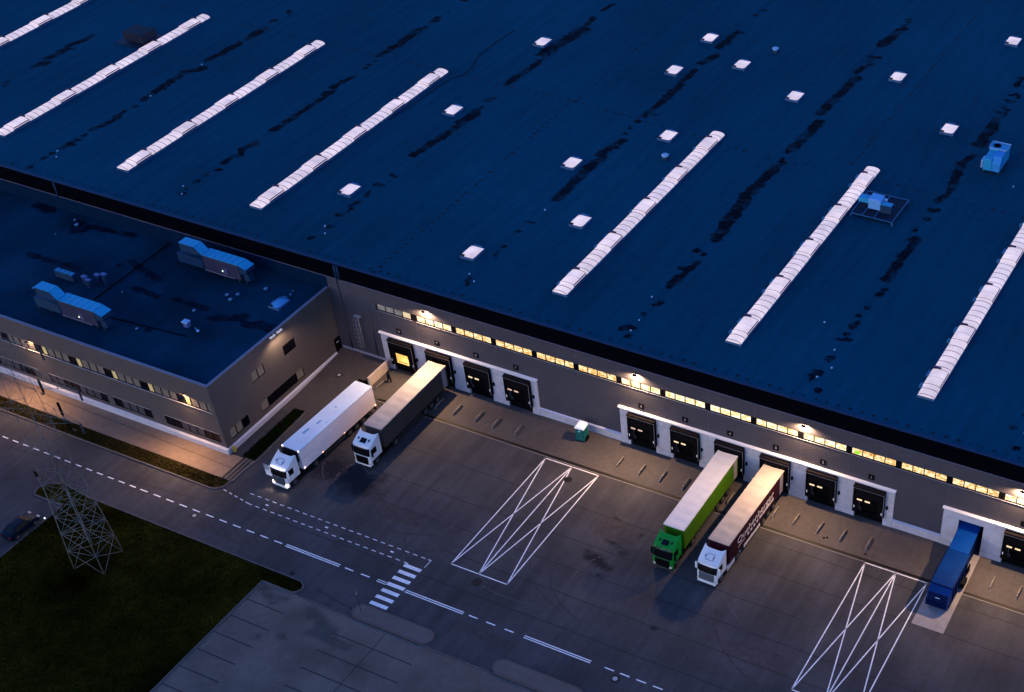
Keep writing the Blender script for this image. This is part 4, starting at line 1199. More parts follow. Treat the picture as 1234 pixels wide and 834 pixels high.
# ---------------------------------------------------------------- rooftop plant on the office
def ahu(x, y, label):
    t = thing('air_handling_unit', label, 'ventilation unit', (x, y, 9.72))
    b = MB(); b.bbox(0, 5.9, 0, 1.66, .70, 2.86, .04)
    body = b.build('casing', M_hvg, t)
    b = MB()
    for i in range(6): b.box(.03+i*.98, .93+i*.98, -.03, 1.69, 2.865, 2.93)
    build_each(b, 'roof_panel', M_hv, body)
    b = MB(); b.box(0, 4.9, -.09, -.012, .66, .74); b.build('base_rail', mat('pale_rail', (.22,.19,.26), .5, 0), body)
    b = MB()   # nose hood
    b.prism([(0,2.82),(1.2,2.45),(1.2,1.95),(.1,1.6)], 'y', .02, 1.64)
    n_ = b.build('intake_hood', M_hvd, t); n_.location.x = 5.905
    b = MB(); b.add([(5.9,-.02,2.90),(7.1,-.02,2.50),(7.1,1.68,2.50),(5.9,1.68,2.90)], [(0,1,2,3)]); b.build('hood_top', M_hv, n_); 
    for c in kids(n_): c.location.x = -5.905
    b = MB(); b.bbox(6.05, 6.95, .35, 1.3, .5, 1.5, .05); b.build('filter_box', M_hvd, t)
    b = MB(); b.bbox(-4.45, -.25, .05, 1.55, .66, 1.96, .06); b.build('lower_duct', M_hvd, t)
    b = MB()
    b.prism([(-3.3,2.7),(-.8,2.7),(.15,2.95),(-.75,3.82),(-3.3,3.82)], 'y', -.1, 1.3)
    up = b.build('upper_duct', M_hvd, t)
    b = MB()
    for i in range(3): b.box(-3.3+i*.84, -2.5+i*.84, -.12, 1.32, 3.825, 3.87)
    b.add([(-.75,-.12,3.86),(.2,-.12,2.99),(.2,1.32,2.99),(-.75,1.32,3.86)], [(0,1,2,3)])
    b.build('duct_top', M_hv, up)
    b = MB(); b.tube((3.35,-.25,1.55),(3.35,.0,1.55), .16, n=10); b.box(3.2,3.9,-.10,-.011,1.0,1.9); b.build('control_box', mat('control_box', (.09,.09,.18), .4, 0), body)
    b = MB(); b.tube((3.35,-.30,1.55),(3.35,-.255,1.55), .11, n=10); b.build('status_lamp', mat('status_lamp', (.8,1,.6), .4, 0, emit=(.8,1,.55), es=1.2), body)
    b = MB()
    for px in (-4.3, -2.2, .4, 2.9, 5.4, 6.6):
        for py in (.15, 1.45): b.tube((px,py,0),(px,py,.7), .06, n=6)
    build_each(b, 'support_leg', M_dsteel, t)
    return t
u1 = ahu(-29.4, -3.94, 'long blue air handling unit on the office roof next to the tall black wall')
u2 = dup(u1, (-38.6, -19.3, 9.72), 'long blue air handling unit on the office roof near the front edge')
b = MB(); b.box(-.45,.45,-.3,.3,.7,.95); b.box(-.08,.08,-.08,.08,0,.7); o = b.build('intake_box', M_hv); o.location = (-27.9,-1.2,9.72); tag(o, 'small blue box on a stalk behind the air handling unit', 'intake box')
t = thing('duct_bank', 'row of low blue ducts behind the front air handling unit', 'duct', (-46.4,-12.9,9.72))
b = MB(); b.box(0,3.1,0,.62,.2,1.15); b.build('duct_body', M_hvd, t)
b = MB()
for i in range(4): b.box(.04+i*.78,.70+i*.78,-.01,.63,1.155,1.2)
build_each(b, 'duct_lid', mat('teal_lid', (.02,.22,.42), .5, .1), t)
def elbow(x, y, h, label):
    t = thing('exhaust_elbow', label, 'exhaust duct', (x, y, 9.72), group='exhaust elbows on the office roof')
    b = MB(); b.box(-.28,.28,-.3,.3,0,h); b.box(-.28,.45,-.3,.3,h,h+.3); b.build('duct', M_hvd, t)
    b = MB(); b.box(-.45,.32,-.26,.26,h+.305,h+.36); b.build('cover', mat('pale_cover', (.10,.14,.34), .5, .05), t)
elbow(-41.9,-12.2, .75, 'leftmost square exhaust elbow in the row of four'); elbow(-40.9,-12.6, .75, 'second square exhaust elbow, the lowest of four')
elbow(-40.4,-11.4, .95, 'third square exhaust elbow in the row of four'); elbow(-39.4,-11.2, 1.2, 'rightmost and tallest square exhaust elbow in the row')
b = MB(); b.tube((-38.3,-14.6,9.86),(-38.75,-.5,9.86), .07, n=6)
for i in range(7): b.box(-38.5+.0-i*.064,-38.2-i*.064,-14+i*2.0,-13.85+i*2.0,9.70,9.82)
tag(b.build('roof_pipe', M_black), 'straight dark pipe running across the office roof', 'pipe')
b = MB(); b.tube((-34,-16.6,9.8),(-22.3,-15.6,9.8), .06, n=6); tag(b.build('roof_conduit', M_fascia), 'thin dark conduit along the office roof right of the front unit', 'conduit')
M_bsky = mat('blue_skylight', (.09,.34,.66), .35, .05)
dome(-16.45,-5.4,1.5,2.1, m_=M_bsky, z=9.76, par=None)
# (the dome above belongs to the office)
for o in list(bpy.data.objects):
    if o.name.startswith('roof_hatch_skylight') and o.parent == hall and any(c.data and c.data.materials and c.data.materials[0] == M_bsky for c in kids(o)):
        o.parent = office; o.location = (-OX, -OY, 0)
t = thing('split_unit', 'small pale box unit standing alone near the middle of the office roof', 'ventilation unit', (-31.2,-17.7,9.72)) if False else None
t = thing('exhaust_hood', 'small pale bent exhaust hood left of the lone conduit box', 'exhaust hood', (-22.7,-13.9,9.72)) if False else None
t = thing('exhaust_hood', 'small pale bent exhaust hood on the open part of the office roof', 'exhaust hood', (-23.6,-14.0,9.72))
b = MB(); b.bbox(-.35,.35,-.3,.3,.1,.75,.05); b.build('hood', mat('pale_cover', (.10,.14,.34)), t)
b = MB(); b.bbox(-.45,.4,-.36,.36,.76,.92,.03); b.build('hood_top', M_ventw, t)
t = thing('goose_pipe', 'thin bent pipe with a white tip near the exhaust hood', 'pipe', (-22.0,-14.2,9.72))
b = MB(); b.tube((-.4,.3,.0),(-.1,0,.5),.05,n=6); b.tube((-.1,0,.5),(.5,-.3,.45),.05,n=6); b.build('pipe', M_hv, t)
b = MB(); b.bbox(.45,.75,-.42,-.18,.35,.58,.04); b.build('tip', M_ventw, t)
k_ = 0
for (x, y, r) in [(-23.56,-6.76,.22),(-22.4,-6.1,.22),(-22.5,-7.4,.22),(-20,-3.6,.24),(-16.5,-2.6,.10),(-16.3,-3.3,.12),(-25,-11.2,.18),(-54.3,-1.7,.14),(-53.2,-2.5,.26),(-47,-16.2,.14),(-54,-5.5,.08),(-36.0,-12.0,.1),(-28.7,-17.2,.15)]:
    nm = ['left one of the trio','upper one of the trio','lower one of the trio','one above the trio of vents','one nearest the corner of the court','one beside the blue skylight','one left of the dark puddles',
          'tall one at the upper left','wide one at the upper left','one at the left beside the front unit','tiny one at the far left','one beside the dark pipe','one below the conduit'][k_]
    small_vent(x, y, 9.72, 'small vent pipe on the office roof, '+nm, .3, r); k_ += 1

# ---------------------------------------------------------------- plant on the main roof
t = thing('chiller_platform', 'blue cooling unit on a railed square steel platform right of the sixth skylight', 'cooling unit', (45.0, 40.55, H2-.06))
b = MB()
for (a, c) in [((-2.8,-3),(2.8,-3)),((2.8,-3),(2.8,2.95)),((2.8,2.95),(-2.8,2.95)),((-2.8,2.95),(-2.8,-3)),((-1.3,-3),(-1.3,2.95)),((.3,-3),(.3,2.95))]:
    b.box(min(a[0],c[0])-.05, max(a[0],c[0])+.05, min(a[1],c[1])-.05, max(a[1],c[1])+.05, .42, .50)
for sx in (-2.8, 2.8):
    for sy in (-3, 2.95): b.box(sx-.1,sx+.1,sy-.1,sy+.1,0,.42)
b.build('platform_frame', mat('platform_steel', (.03,.15,.30), .5, 0), t)
b = MB(); b.box(-2.72,2.72,-2.92,2.88,.36,.40); b.build('platform_deck', mat('deck_dark', (.004,.012,.035), .8, .1), t)
b = MB(); b.bbox(-1.15,.5,-1.35,.2,.65,2.05,.06); b.build('main_casing', mat('pale_blue_casing', (.16,.42,.78), .5, .1, 2), t)
b = MB(); b.bbox(-2.75,-1.16,-.75,.3,.95,1.55,.04); b.build('left_duct', M_hv, t)
b = MB(); b.bbox(.51,2.0,-1.45,-.55,.5,1.6,.04); b.build('right_duct', M_hvd, t)
b = MB(); b.box(.53,1.98,-1.43,-.57,1.605,1.65); b.build('right_duct_top', M_hv, t)
b = MB(); b.bbox(.55,.95,-.3,.1,1.2,1.75,.04); b.build('small_box', M_ventw, t)
b = MB()
for px in (-1.0,.4):
    for py in (-1.2,.1): b.box(px-.06,px+.06,py-.06,py+.06,.4,.65)
build_each(b, 'foot', M_dsteel, t)
t = thing('cooling_tower', 'tall pale blue rooftop cooling tower near the right edge', 'cooling unit', (54.95, 57.2, H2-.06))
b = MB(); b.bbox(-1.1,.0,-2.2,.2,.45,2.1,.08); b.build('left_casing', M_hv, t)
b = MB(); b.prism([(-2.1,.45),(-2.1,1.6),(-1.5,2.35),(.2,2.35),(.2,.45)], 'x', .02, 1.15); b.build('right_casing', mat('tower_blue', (.03,.28,.66), .5, .08, 2), t)
b = MB(); b.bbox(-1.15,1.2,.22,2.0,.5,2.4,.08); rr_ = b.build('rear_casing', M_hv, t)
b = MB(); b.tube((-.35,1.2,2.41),(-.35,1.2,2.46), .52, n=18); b.build('fan_opening', M_fascia, t)
b = MB()
for (a, c) in [((-1.2,.2),(1.25,.2)),((1.25,.2),(1.25,2.05)),((1.25,2.05),(-1.2,2.05)),((-1.2,2.05),(-1.2,.2))]:
    b.box(min(a[0],c[0])-.05, max(a[0],c[0])+.05, min(a[1],c[1])-.05, max(a[1],c[1])+.05, 2.42, 2.55)
b.build('rim', M_vent, t)
b = MB()
for px in (-1.0,0,1.05):
    for py in (-2,0,1.9): b.box(px-.07,px+.07,py-.07,py+.07,0,.46)
build_each(b, 'foot', M_dsteel, t)
b = MB(); b.bbox(-1.5,-1.2,-1.9,-.6,.5,1.6,.05); b.build('side_duct', M_vent, t)
t = thing('roof_box', 'dark rooftop box above the second long skylight at the upper left', 'ventilation unit', (-78.5, 38.6, H2-.06))
b = MB(); b.bbox(-2.0,2.0,-1.5,1.5,.3,1.7,.08); b.build('casing', mat('near_black_casing', (.004,.010,.03), .7, .1), t)
b = MB(); b.box(-3.2,3.2,-2.6,2.6,.05,.12); b.build('base_frame', mat('platform_dark', (.004,.02,.05), .6, 0), t)

# ================================================================== PYLON
py = thing('pylon', 'tall grey steel lattice pylon standing in the dark grass', 'pylon', (-14.0, -43.15, 0))
M_pyl = mat('weathered_steel', (0.17, 0.16, 0.145), 0.7, 0.1, 3, spec=.1)
b = MB(); T = .031
def half(z):   # half width by height
    return 1.9 - .45*z/10 if z < 20 else 1.0 - (z-20)*.03
lv = [0, 2.7, 5.2, 7.6, 9.9, 12.1, 14.3, 16.4, 18.5, 21, 23.4, 26, 29, 32]
def cn(i, z):
    h = half(z); a = [(-1,-1),(1,-1),(1,1),(-1,1)][i % 4]
    # tower stands turned a little against the road
    c_, s_ = math.cos(R(12)), math.sin(R(12))
    x, y = a[0]*h, a[1]*h
    return (x*c_-y*s_, x*s_+y*c_, z)
for i in range(4):
    b.tube(cn(i,0), cn(i,12), .058, .045, n=5)
    b.tube(cn(i,12), cn(i,20), .040, .026, n=5)
    b.tube(cn(i,20), cn(i,32), .024, n=5)
    b.build('leg', M_pyl, py); b = MB()
b = MB()
for (za, zb) in zip(lv[:-1], lv[1:]):
    T = .033 if za < 9 else .020 if za < 14 else .013
    for i in range(4):
        b.tube(cn(i,za), cn(i+1,zb), T, n=4); b.tube(cn(i+1,za), cn(i,zb), T, n=4)
        if zb < 31: b.tube(cn(i,zb), cn(i+1,zb), T, n=4)
    if za in (2.7, 7.6): b.tube(cn(0,zb), cn(2,zb), T, n=4); b.tube(cn(1,zb), cn(3,zb), T, n=4)
b.build('brace', M_pyl, py)
for z in (20.5, 25, 29.5):
    L_ = {20.5: 5.5, 25: 7.0, 29.5: 4.5}[z]
    for s_ in (-1, 1):
        b = MB()
        tip = (s_*L_*math.cos(R(12)), s_*L_*math.sin(R(12)), z+.3)
        q = [cn(0 if s_ < 0 else 1, z), cn(3 if s_ < 0 else 2, z), cn(0 if s_ < 0 else 1, z+1.5), cn(3 if s_ < 0 else 2, z+1.5)]
        for p in q: b.tube(p, tip, .026, n=4)
        for tt in (.33, .66):
            pts = [tuple(Vector(p).lerp(Vector(tip), tt)) for p in q]
            for a_, c2 in ((0,1),(0,2),(1,3),(2,3),(0,3)): b.tube(pts[a_], pts[c2], .018, n=4)
        b.build('cross_arm', M_pyl, py)
        b = MB()
        for j in range(6): b.tube((tip[0],tip[1],tip[2]-.15-j*.22), (tip[0],tip[1],tip[2]-.28-j*.22), .11, n=8)
        b.tube((tip[0],tip[1],tip[2]), (tip[0],tip[1],tip[2]-1.5), .025, n=5)
        b.build('insulator', M_dsteel, py)

# ================================================================== TRUCKS
def loft_cab(W, prof_c, prof_s, n=10):
    """cab shell: profile (y,z) lists at centre and at side, lofted over x"""
    b = MB(); vs = []; fs = []; m_ = len(prof_c)
    for i in range(n+1):
        t = -1 + 2*i/n
        e = abs(t)**5
        x = W/2*t*(1.0)
        for (pc, ps) in zip(prof_c, prof_s):
            vs.append((x, pc[0]*(1-e)+ps[0]*e, pc[1]*(1-e)+ps[1]*e))
    for i in range(n):
        for j in range(m_):
            k = (j+1) % m_
            fs.append((i*m_+j, (i+1)*m_+j, (i+1)*m_+k, i*m_+k))
    b.add(vs, fs, False)
    b.f.append(tuple(range(m_))); b.sm.append(False)
    b.f.append(tuple((n*m_+j) for j in range(m_-1, -1, -1))); b.sm.append(False)
    return b
def wheel(t, x, y, r=.50, w=.32, double=False):
    s_ = 1 if x > 0 else -1
    b = MB(); b.tube((x-s_*(w*(2 if double else 1)), y, r), (x, y, r), r, n=20)
    wh = b.build('wheel', M_tyre, t)
    b = MB(); b.tube((x, y, r), (x+s_*.02, y, r), r*.58, n=16); b.tube((x+s_*.02,y,r),(x+s_*.06,y,r), .13, .09, n=10); b.build('rim', M_rim, wh)
def truck(name, label, x, y, yaw, cabm, sidem, topm, style, lit=False, reefer=False, door_open=False, skirt=None, ymul=1.0):
    t = thing(name, label, 'truck', (x, y, 0), yaw)
    # --- trailer
    b = MB(); b.box(-1.255, 1.255, -13.58, -.02, 1.12, 3.90)
    body = b.build('trailer_body', sidem, t)
    b = MB()
    # slightly sagging roof tarpaulin with cross waves
    nx_, ny_ = 6, 52; vs = []; fs = []
    for j in range(ny_+1):
        for i in range(nx_+1):
            u = i/nx_*2-1; v = j/ny_
            zz = 4.0 - .035*(1-u*u)*(0 if reefer else 1) + (0 if reefer else .042*math.sin(v*62+u*.9)*(1-u*u)*random.uniform(.4,1.2)) + (.02*(1-u*u) if reefer else 0)
            vs.append((u*1.265, -13.6+13.6*v, zz))
    for j in range(ny_):
        for i in range(nx_):
            a = j*(nx_+1)+i; fs.append((a, a+1, a+nx_+2, a+nx_+1))
    b.add(vs, fs, True)
    b.box(-1.275, -1.256, -13.6, 0, 3.86, 4.0); b.box(1.256, 1.275, -13.6, 0, 3.86, 4.0)
    b.box(-1.256, 1.256, -13.62, -13.585, 3.86, 4.0)
    b.build('trailer_roof', topm, body)
    b = MB(); b.box(-1.15, 1.15, -13.5, -.1, .95, 1.11); b.box(-.5, .5, -13.0, -.3, .62, .95)
    b.box(-1.24,1.24,-.14,-.04,.5,.72)
    b.build('chassis', M_black, t)
    for s_ in (-1, 1):
        b = MB()
        b.box(s_*1.2-.03, s_*1.2+.03, -10.0, -6.0, .50, .60); b.box(s_*1.2-.03, s_*1.2+.03, -10.0, -6.0, .76, .86)
        for yy in (-9.8,-8,-6.2): b.box(s_*1.17-.03, s_*1.17+.03, yy-.04, yy+.04, .5, 1.0)
        b.box(s_*.9-.08, s_*.9+.08, -10.6, -10.4, .02, .95)
        b.build('side_guard', M_dsteel if not skirt else skirt, t)
    if skirt:
        b = MB(); b.box(1.10,1.22,-14.0,-12.2,.35,1.05); b.box(-1.22,-1.10,-14.0,-12.2,.35,1.05); build_each(b, 'side_skirt', skirt, t)
    for s_ in (-1, 1):
        for yy in (-2.6,-3.91,-5.22): wheel(t, s_*1.24, yy, .50, .36)
    if reefer:
        b = MB(); b.bbox(-1.0, 1.0, -14.05, -13.63, 2.3, 3.85, .08); b.build('cooling_unit', M_frameb, t)
        b = MB()
        for (px, pz, yy) in [(-1.2,3.92,-13.64),(1.2,3.92,-13.64),(1.29,1.3,-13.4)]: b.bbox(px-.06,px+.06,yy-.05,yy+.02,pz-.05,pz+.06,.015)
        build_each(b, 'marker_lamp', mat('marker_lit', (1,1,1), .4, 0, emit=(1,.85,.95), es=7), t)
        b = MB(); b.bbox(1.26,1.32,-.2,-.06,1.1,1.25,.015); b.bbox(1.256,1.30,-10.2,-10.08,1.14,1.24,.015); b.bbox(1.256,1.30,-6.2,-6.08,1.14,1.22,.015)
        build_each(b, 'side_lamp', mat('side_lit', (1,.5,.2), .4, 0, emit=(1,.45,.3), es=5), t)
        b = MB(); b.box(1.256,1.262,-13.5,-11.0,2.55,2.58)
        for (px, py_, w_, l_) in [(-.35,-10.4,.35,1.1),(-.05,-8.4,.25,.8),(.75,-8.0,.08,.2),(-.1,-5.2,.3,.2),(.5,-5.9,.12,.12),(-.5,-3.4,.1,.12),(.1,-2.7,.15,.1),(-.6,-3.0,.1,.1)]:
            b.box(px-w_/2, px+w_/2, py_-l_/2, py_+l_/2, 4.0, 4.024)
        build_each(b, 'roof_patch', mat('blue_patch', (.20,.42,.62), .6, .2, 3), body)
    if not reefer:
        b = MB()
        for i in range(21):
            y_ = -13.2+i*.64
            b.box(1.2555, 1.2600, y_-.02, y_+.02, 1.14, 3.84) if i % 3 == 0 else b.box(1.2555, 1.262, y_-.03, y_+.03, 1.10, 1.42)
        b.box(1.2555, 1.259, -13.5, -.1, 1.13, 1.19)
        b.build('curtain_strap', mat('strap_'+sidem.name, tuple(c*.45 for c in {'grey_curtain':(.046,.042,.042),'lime_curtain':(.052,.15,.004),'burgundy_curtain':(.05,.01,.02)}[sidem.name]), .7, .1, 2, spec=.1), body)
    # --- tractor chassis and wheels
    b = MB(); b.box(-.45, .45, -16.3, -10.6, .55, .9); b.box(-1.18,-.55,-13.9,-12.6,.35,.95); b.box(.55,1.18,-13.9,-12.6,.35,.95)
    b.build('tractor_chassis', M_frameb, t)
    for s_ in (-1, 1):
        wheel(t, s_*1.24, -11.55, .52, .34, True); wheel(t, s_*1.22, -15.35, .52, .32)
    # --- cab
    yr, yf = -14.25, -16.55
    if style == 'a':     # rounder cab with a stepped visor
        pc = [(yr+.0,1.05),(yf+.35,1.05),(yf+.1,.38),(yf,.42),(yf-.03,1.1),(yf+.02,1.95),(yf+.30,2.80),(yf+.38,3.0),(yf+1.0,3.36),(yr-.42,3.82),(yr-.30,3.70)]
        ps = [(yr+.0,1.05),(yf+.42,1.05),(yf+.34,.38),(yf+.28,.45),(yf+.26,1.1),(yf+.26,1.95),(yf+.48,2.72),(yf+.55,2.95),(yf+1.1,3.30),(yr+.0,3.88),(yr+.02,3.70)]
    else:                # taller squarer cab
        pc = [(yr+.0,1.05),(yf+.35,1.05),(yf+.1,.38),(yf,.42),(yf-.02,1.2),(yf+.03,1.95),(yf+.22,2.95),(yf+.34,3.12),(yf+.95,3.36),(yr-.45,3.84),(yr-.30,3.70)]
        ps = [(yr+.0,1.05),(yf+.42,1.05),(yf+.32,.38),(yf+.24,.45),(yf+.20,1.2),(yf+.22,1.95),(yf+.40,2.9),(yf+.48,3.08),(yf+1.05,3.34),(yr+.0,3.90),(yr+.02,3.70)]
    cab = loft_cab(2.48, pc, ps).build('cab', cabm, t)
    for s_ in (-1, 1):      # lower side panels with the wheel arch cut out
        b = MB()
        xx = s_*1.20
        b.box(xx-.04, xx+.04, yf+.30, -15.95, .40, 1.06); b.box(xx-.04, xx+.04, -14.72, yr, .45, 1.06)
        arc_ = [(-15.35+.62*math.cos(R(a)), .55+.62*math.sin(R(a))) for a in range(0, 181, 20)]
        for p, q in zip(arc_[:-1], arc_[1:]):
            b.add([(xx-.05,p[0],p[1]),(xx-.05,q[0],q[1]),(xx+.05*s_,q[0],q[1]),(xx+.05*s_,p[0],p[1])], [(0,1,2,3)])
        b.build('wheel_arch', M_frameb, cab)
    # windscreen as a curved strip
    def strip(z0, z1, off, half_w, nm, m_, yo=0.0, n=10):
        b = MB(); vs = []; fs = []
        def yz(prof, z):
            pts = prof[3:9]
            for p, q in zip(pts[:-1], pts[1:]):
                if p[1] <= z <= q[1]: return p[0]+(q[0]-p[0])*(z-p[1])/(q[1]-p[1]+1e-6)
            return pts[-1][0]
        for i in range(n+1):
            tt = (-1+2*i/n)*half_w; e = abs(tt)**5
            for z in (z0, (z0+z1)/2, z1):
                vs.append((1.24*tt, yz(pc,z)*(1-e)+yz(ps,z)*e-off, z))
        for i in range(n):
            for j in range(2): a = i*3+j; fs.append((a, a+3, a+4, a+1))
        b.add(vs, fs, True)
        return b.build(nm, m_, cab)
    strip(1.85, 2.72, .025, .95, 'windscreen', M_glass)
    if style == 'a':
        strip(2.74, 2.98, .10, .97, 'sun_visor', cabm if not lit else cabm)
        g_ = strip(.72, 1.80, .025, .74, 'grille', mat('grey_grille', (.06,.06,.075), .4, 0) if not lit else M_frameb)
        b = MB()
        for z in (.9, 1.1, 1.3, 1.5, 1.7): b.box(-.88,.88,yf-.075,yf-.03,z-.02,z+.02)
        b.build('grille_bar', M_steel, g_)
    else:
        strip(2.74, 2.92, .14, .97, 'sun_visor', M_glass)
        g_ = strip(.62, 1.72, .025, .72, 'grille', M_black)
        b = MB(); b.box(-.8,.8,yf-.06,yf-.03,.60,.64); b.build('grille_bar', M_dsteel, g_)
    b = MB(); b.bbox(-1.12,1.12,yf-.06,yf+.18,.34,.52,.04); b.build('bumper', cabm if style == 'a' or cabm == M_white else M_dsteel, cab)
    for s_ in (-1, 1):
        b = MB(); b.bbox(s_*.98-.16, s_*.98+.16, yf-.0, yf+.20, .62, .86, .03)
        b.build('headlight', mat('lit_headlight', (1,1,1), .3, 0, emit=(1,.78,.55), es=9) if lit else mat('headlight_glass', (.55,.52,.45), .15, 0, emit=(.5,.4,.25), es=.12), cab)
        b = MB(); b.box(s_*1.245-.01, s_*1.245+.01, yf+.62, yf+1.42, 1.85, 2.66)
        b.add([(s_*1.256,yf+.42,1.85),(s_*1.256,yf+.62,1.85),(s_*1.256,yf+.62,2.66),(s_*1.256,yf+.58,2.66)], [(0,1,2,3)])
        if not (door_open and s_ < 0): b.build('side_window', M_glass, cab)
        b = MB(); b.bbox(s_*1.42-.10, s_*1.42+.10, yf+.30, yf+.44, 1.75, 2.65, .03); b.tube((s_*1.25,yf+.5,2.65),(s_*1.42,yf+.37,2.6),.03,n=6); b.tube((s_*1.25,yf+.5,1.85),(s_*1.42,yf+.37,1.85),.03,n=6)
        b.build('mirror', M_black if style == 'b' else cabm, cab)
    # roof hatch and details
    if style == 'b':
        b = MB(); b.add([(-.42,yf+.62,3.27),(.42,yf+.62,3.27),(.40,yf+1.30,3.54),(-.40,yf+1.30,3.54)], [(0,1,2,3)]); b.build('roof_hatch', M_glass, cab)
        b = MB()
        for s_ in (-1, 1): b.box(s_*.72-.05,s_*.72+.05,yf+.9,yf+1.2,3.40,3.56)
        b.add([(1.20,yr-.75,3.40),(1.20,yr-.15,3.66),(.95,yr-.15,3.82),(.95,yr-.75,3.62)], [(0,1,2,3)])
        b.build('roof_vent', M_frameb, cab)
        b = MB(); b.box(-.6,.62,yf+.10,yf+.14,2.74,2.90)
        if name == 'grey_semi_truck' or not lit:
            pass
        if cabm == M_white: b.build('destination_panel', mat('amber_panel', (.25,.13,.04), .4, .3, 8, emit=(.9,.45,.15), es=.12), cab)
    else:
        b = MB()
        for (p, q) in [((-.45,yf+.70),(.45,yf+.70)),((.45,yf+.70),(.42,yf+1.32)),((.42,yf+1.32),(-.42,yf+1.32)),((-.42,yf+1.32),(-.45,yf+.70))]:
            def zr(yv): return 3.36+(yv-(yf+1.0))*(3.82-3.36)/((yr-.42)-(yf+1.0))+.02 if yv > yf+1 else 3.0+(yv-(yf+.38))*.58+.02
            b.tube((p[0],p[1],zr(p[1])), (q[0],q[1],zr(q[1])), .022, n=5)
        b.box(.36,.46,yf+.85,yf+1.15,3.30,3.44); b.box(-.62,-.54,yf+.9,yf+1.2,3.34,3.46)
        b.build('roof_hatch', mat('hatch_line', (.10,.09,.20), .5, 0), cab)
    if lit:
        b = MB()
        for i in range(6): b.bbox(-.9+i*.30,-.72+i*.30,yf+.18,yf+.27,2.99,3.07,.015)
        b.bbox(.95,1.1,yf+.25,yf+.35,2.99,3.07,.02)
        build_each(b, 'roof_lamp', mat('marker_lit', (1,1,1)), cab)
        for s_ in (-1, 1):
            ld = bpy.data.lights.new('headlight_beam', 'SPOT'); ld.energy = 18; ld.color = (1,.75,.5); ld.spot_size = R(110); ld.spot_blend = .8
            lo = bpy.data.objects.new('headlight_beam', ld); COL.objects.link(lo); lo.parent = t; lo.location = (s_*.98, yf-.1, .75); lo.rotation_euler = (R(-75), 0, 0)
    if cabm.name.startswith('green'):
        b = MB()
        b.tube((-1.0,yf+.18,3.0),(1.0,yf+.18,3.0),.045,n=8)
        for px in (-.9,-.4,.4,.9): b.tube((px,yf+.18,3.0),(px,yf+.42,3.12),.03,n=6); b.tube((px,yf+.10,3.12),(px,yf+.2,3.12),.11,n=10)
        b.build('light_bar', M_rim, cab)
        b = MB(); b.box(-.9,.9,yf-.07,yf-.04,1.74,1.80); b.build('chrome_strip', M_rim, cab)
    if door_open:
        b = MB(); b.bbox(-1.25-1.05, -1.25, yf+.36, yf+.44, 1.0, 1.85, .02)
        dd = b.build('open_door', cabm, cab)
        b = MB(); b.box(-1.25-.98, -1.25-.06, yf+.37, yf+.43, 1.86, 2.62); b.box(-2.3,-2.2,yf+.36,yf+.44,1.85,2.66); b.build('door_glass', mat('pale_glass', (.3,.32,.38), .2, 0), dd)
    return t

yawA = math.atan2(-.39, 13.6)
WTOP = mat('white_tarpaulin', (.70,.68,.68), .6, .06, 1.0, var2=.04)
TTOP = mat('tan_tarpaulin', (.43,.37,.32), .6, .10, 1.0, var2=.08, scale2=.4)
GTOP = mat('greyish_tarpaulin', (.37,.34,.33), .6, .10, 1.0, var2=.07, scale2=.4)
CTOP = mat('white_box_roof', (.68,.78,.90), .5, .05, .7, var2=.04)
CSIDE = mat('white_box_side', (.92,.80,.82), .45, .04, .7)
truck('white_semi_truck', 'white truck with white box trailer, headlights on and cab door open, parked off the docks', -2.75, -8.28, -yawA*1.0 if False else math.atan2(.39,13.6)*-1, M_white, CSIDE, CTOP, 'a', lit=True, reefer=True, door_open=True)
truck('grey_semi_truck', 'white cab truck with dark grey curtain trailer backed into the second dock', 3.05, -.94, 0.012*1.0, M_white, mat('grey_curtain', (.046,.042,.042), .6, .06, .8), GTOP, 'b')
truck('green_semi_truck', 'green truck with lime green curtain trailer and white roof at a dock', 43.3, -.72, .004, mat('green_cab_paint', (.006,.24,.026), .35, .05, 1), mat('lime_curtain', (.052,.150,.002), .55, .08, .7), WTOP, 'b')
t4 = truck('burgundy_semi_truck', 'white cab truck with burgundy curtain trailer lettered Quehenberger at a dock', 49.12, -.66, -.025, M_white, mat('burgundy_curtain', (.034,.005,.013), .6, .08, .8, spec=.1), TTOP, 'a', skirt=mat('white_skirt', (.6,.57,.6), .5, .05))
# lettering on the burgundy curtain (right side)
MT = Matrix(((0,0,1,1.262),(1,0,0,0),(0,1,0,0),(0,0,0,1)))
b4 = [c for c in kids(t4) if c.name.startswith('trailer_body')][0]
M_let = mat('letter_white', (.70,.62,.64), .5, .05, emit=(.7,.6,.62), es=.05)
w_t = text_mesh('Quehenberger', 1.28, 'lettering', M_let, b4, depth=.003, bold=0, align='LEFT')
vx = [v.co.x for v in w_t.data.vertices]
sc_ = 8.9/(max(vx)-min(vx)); mn = min(vx)
w_t.data.transform(MT @ Matrix.Translation((-11.55, 2.28, 0)) @ Matrix.Diagonal((sc_, 1, 1, 1)) @ Matrix.Translation((-mn, 0, 0)))
w2 = text_mesh('LOGISTICS', .36, 'small_lettering', M_let, b4, depth=.003, align='LEFT')
w2.data.transform(MT @ Matrix.Translation((-11.5, 1.72, 0)))
b = MB()
for i in range(9):
    y0 = -9.2 + i*.74
    b.box(1.258, 1.266, y0, y0+(.42 if i < 4 else .66), 1.68, 2.02)
build_each(b, 'logo_block', M_let, b4)
# pale lower panels at the rear door jambs
for tt in [o for o in bpy.data.objects if o.name.endswith('_semi_truck')]:
    if tt.name.startswith('white'): continue
    b = MB(); b.box(1.262,1.275,-1.1,-.3,1.15,3.84); bd = [c for c in kids(tt) if c.name.startswith('trailer_body')][0]
    b.build('rear_post', mat('rear_post_grey', (.30,.27,.30), .5, .05), bd)

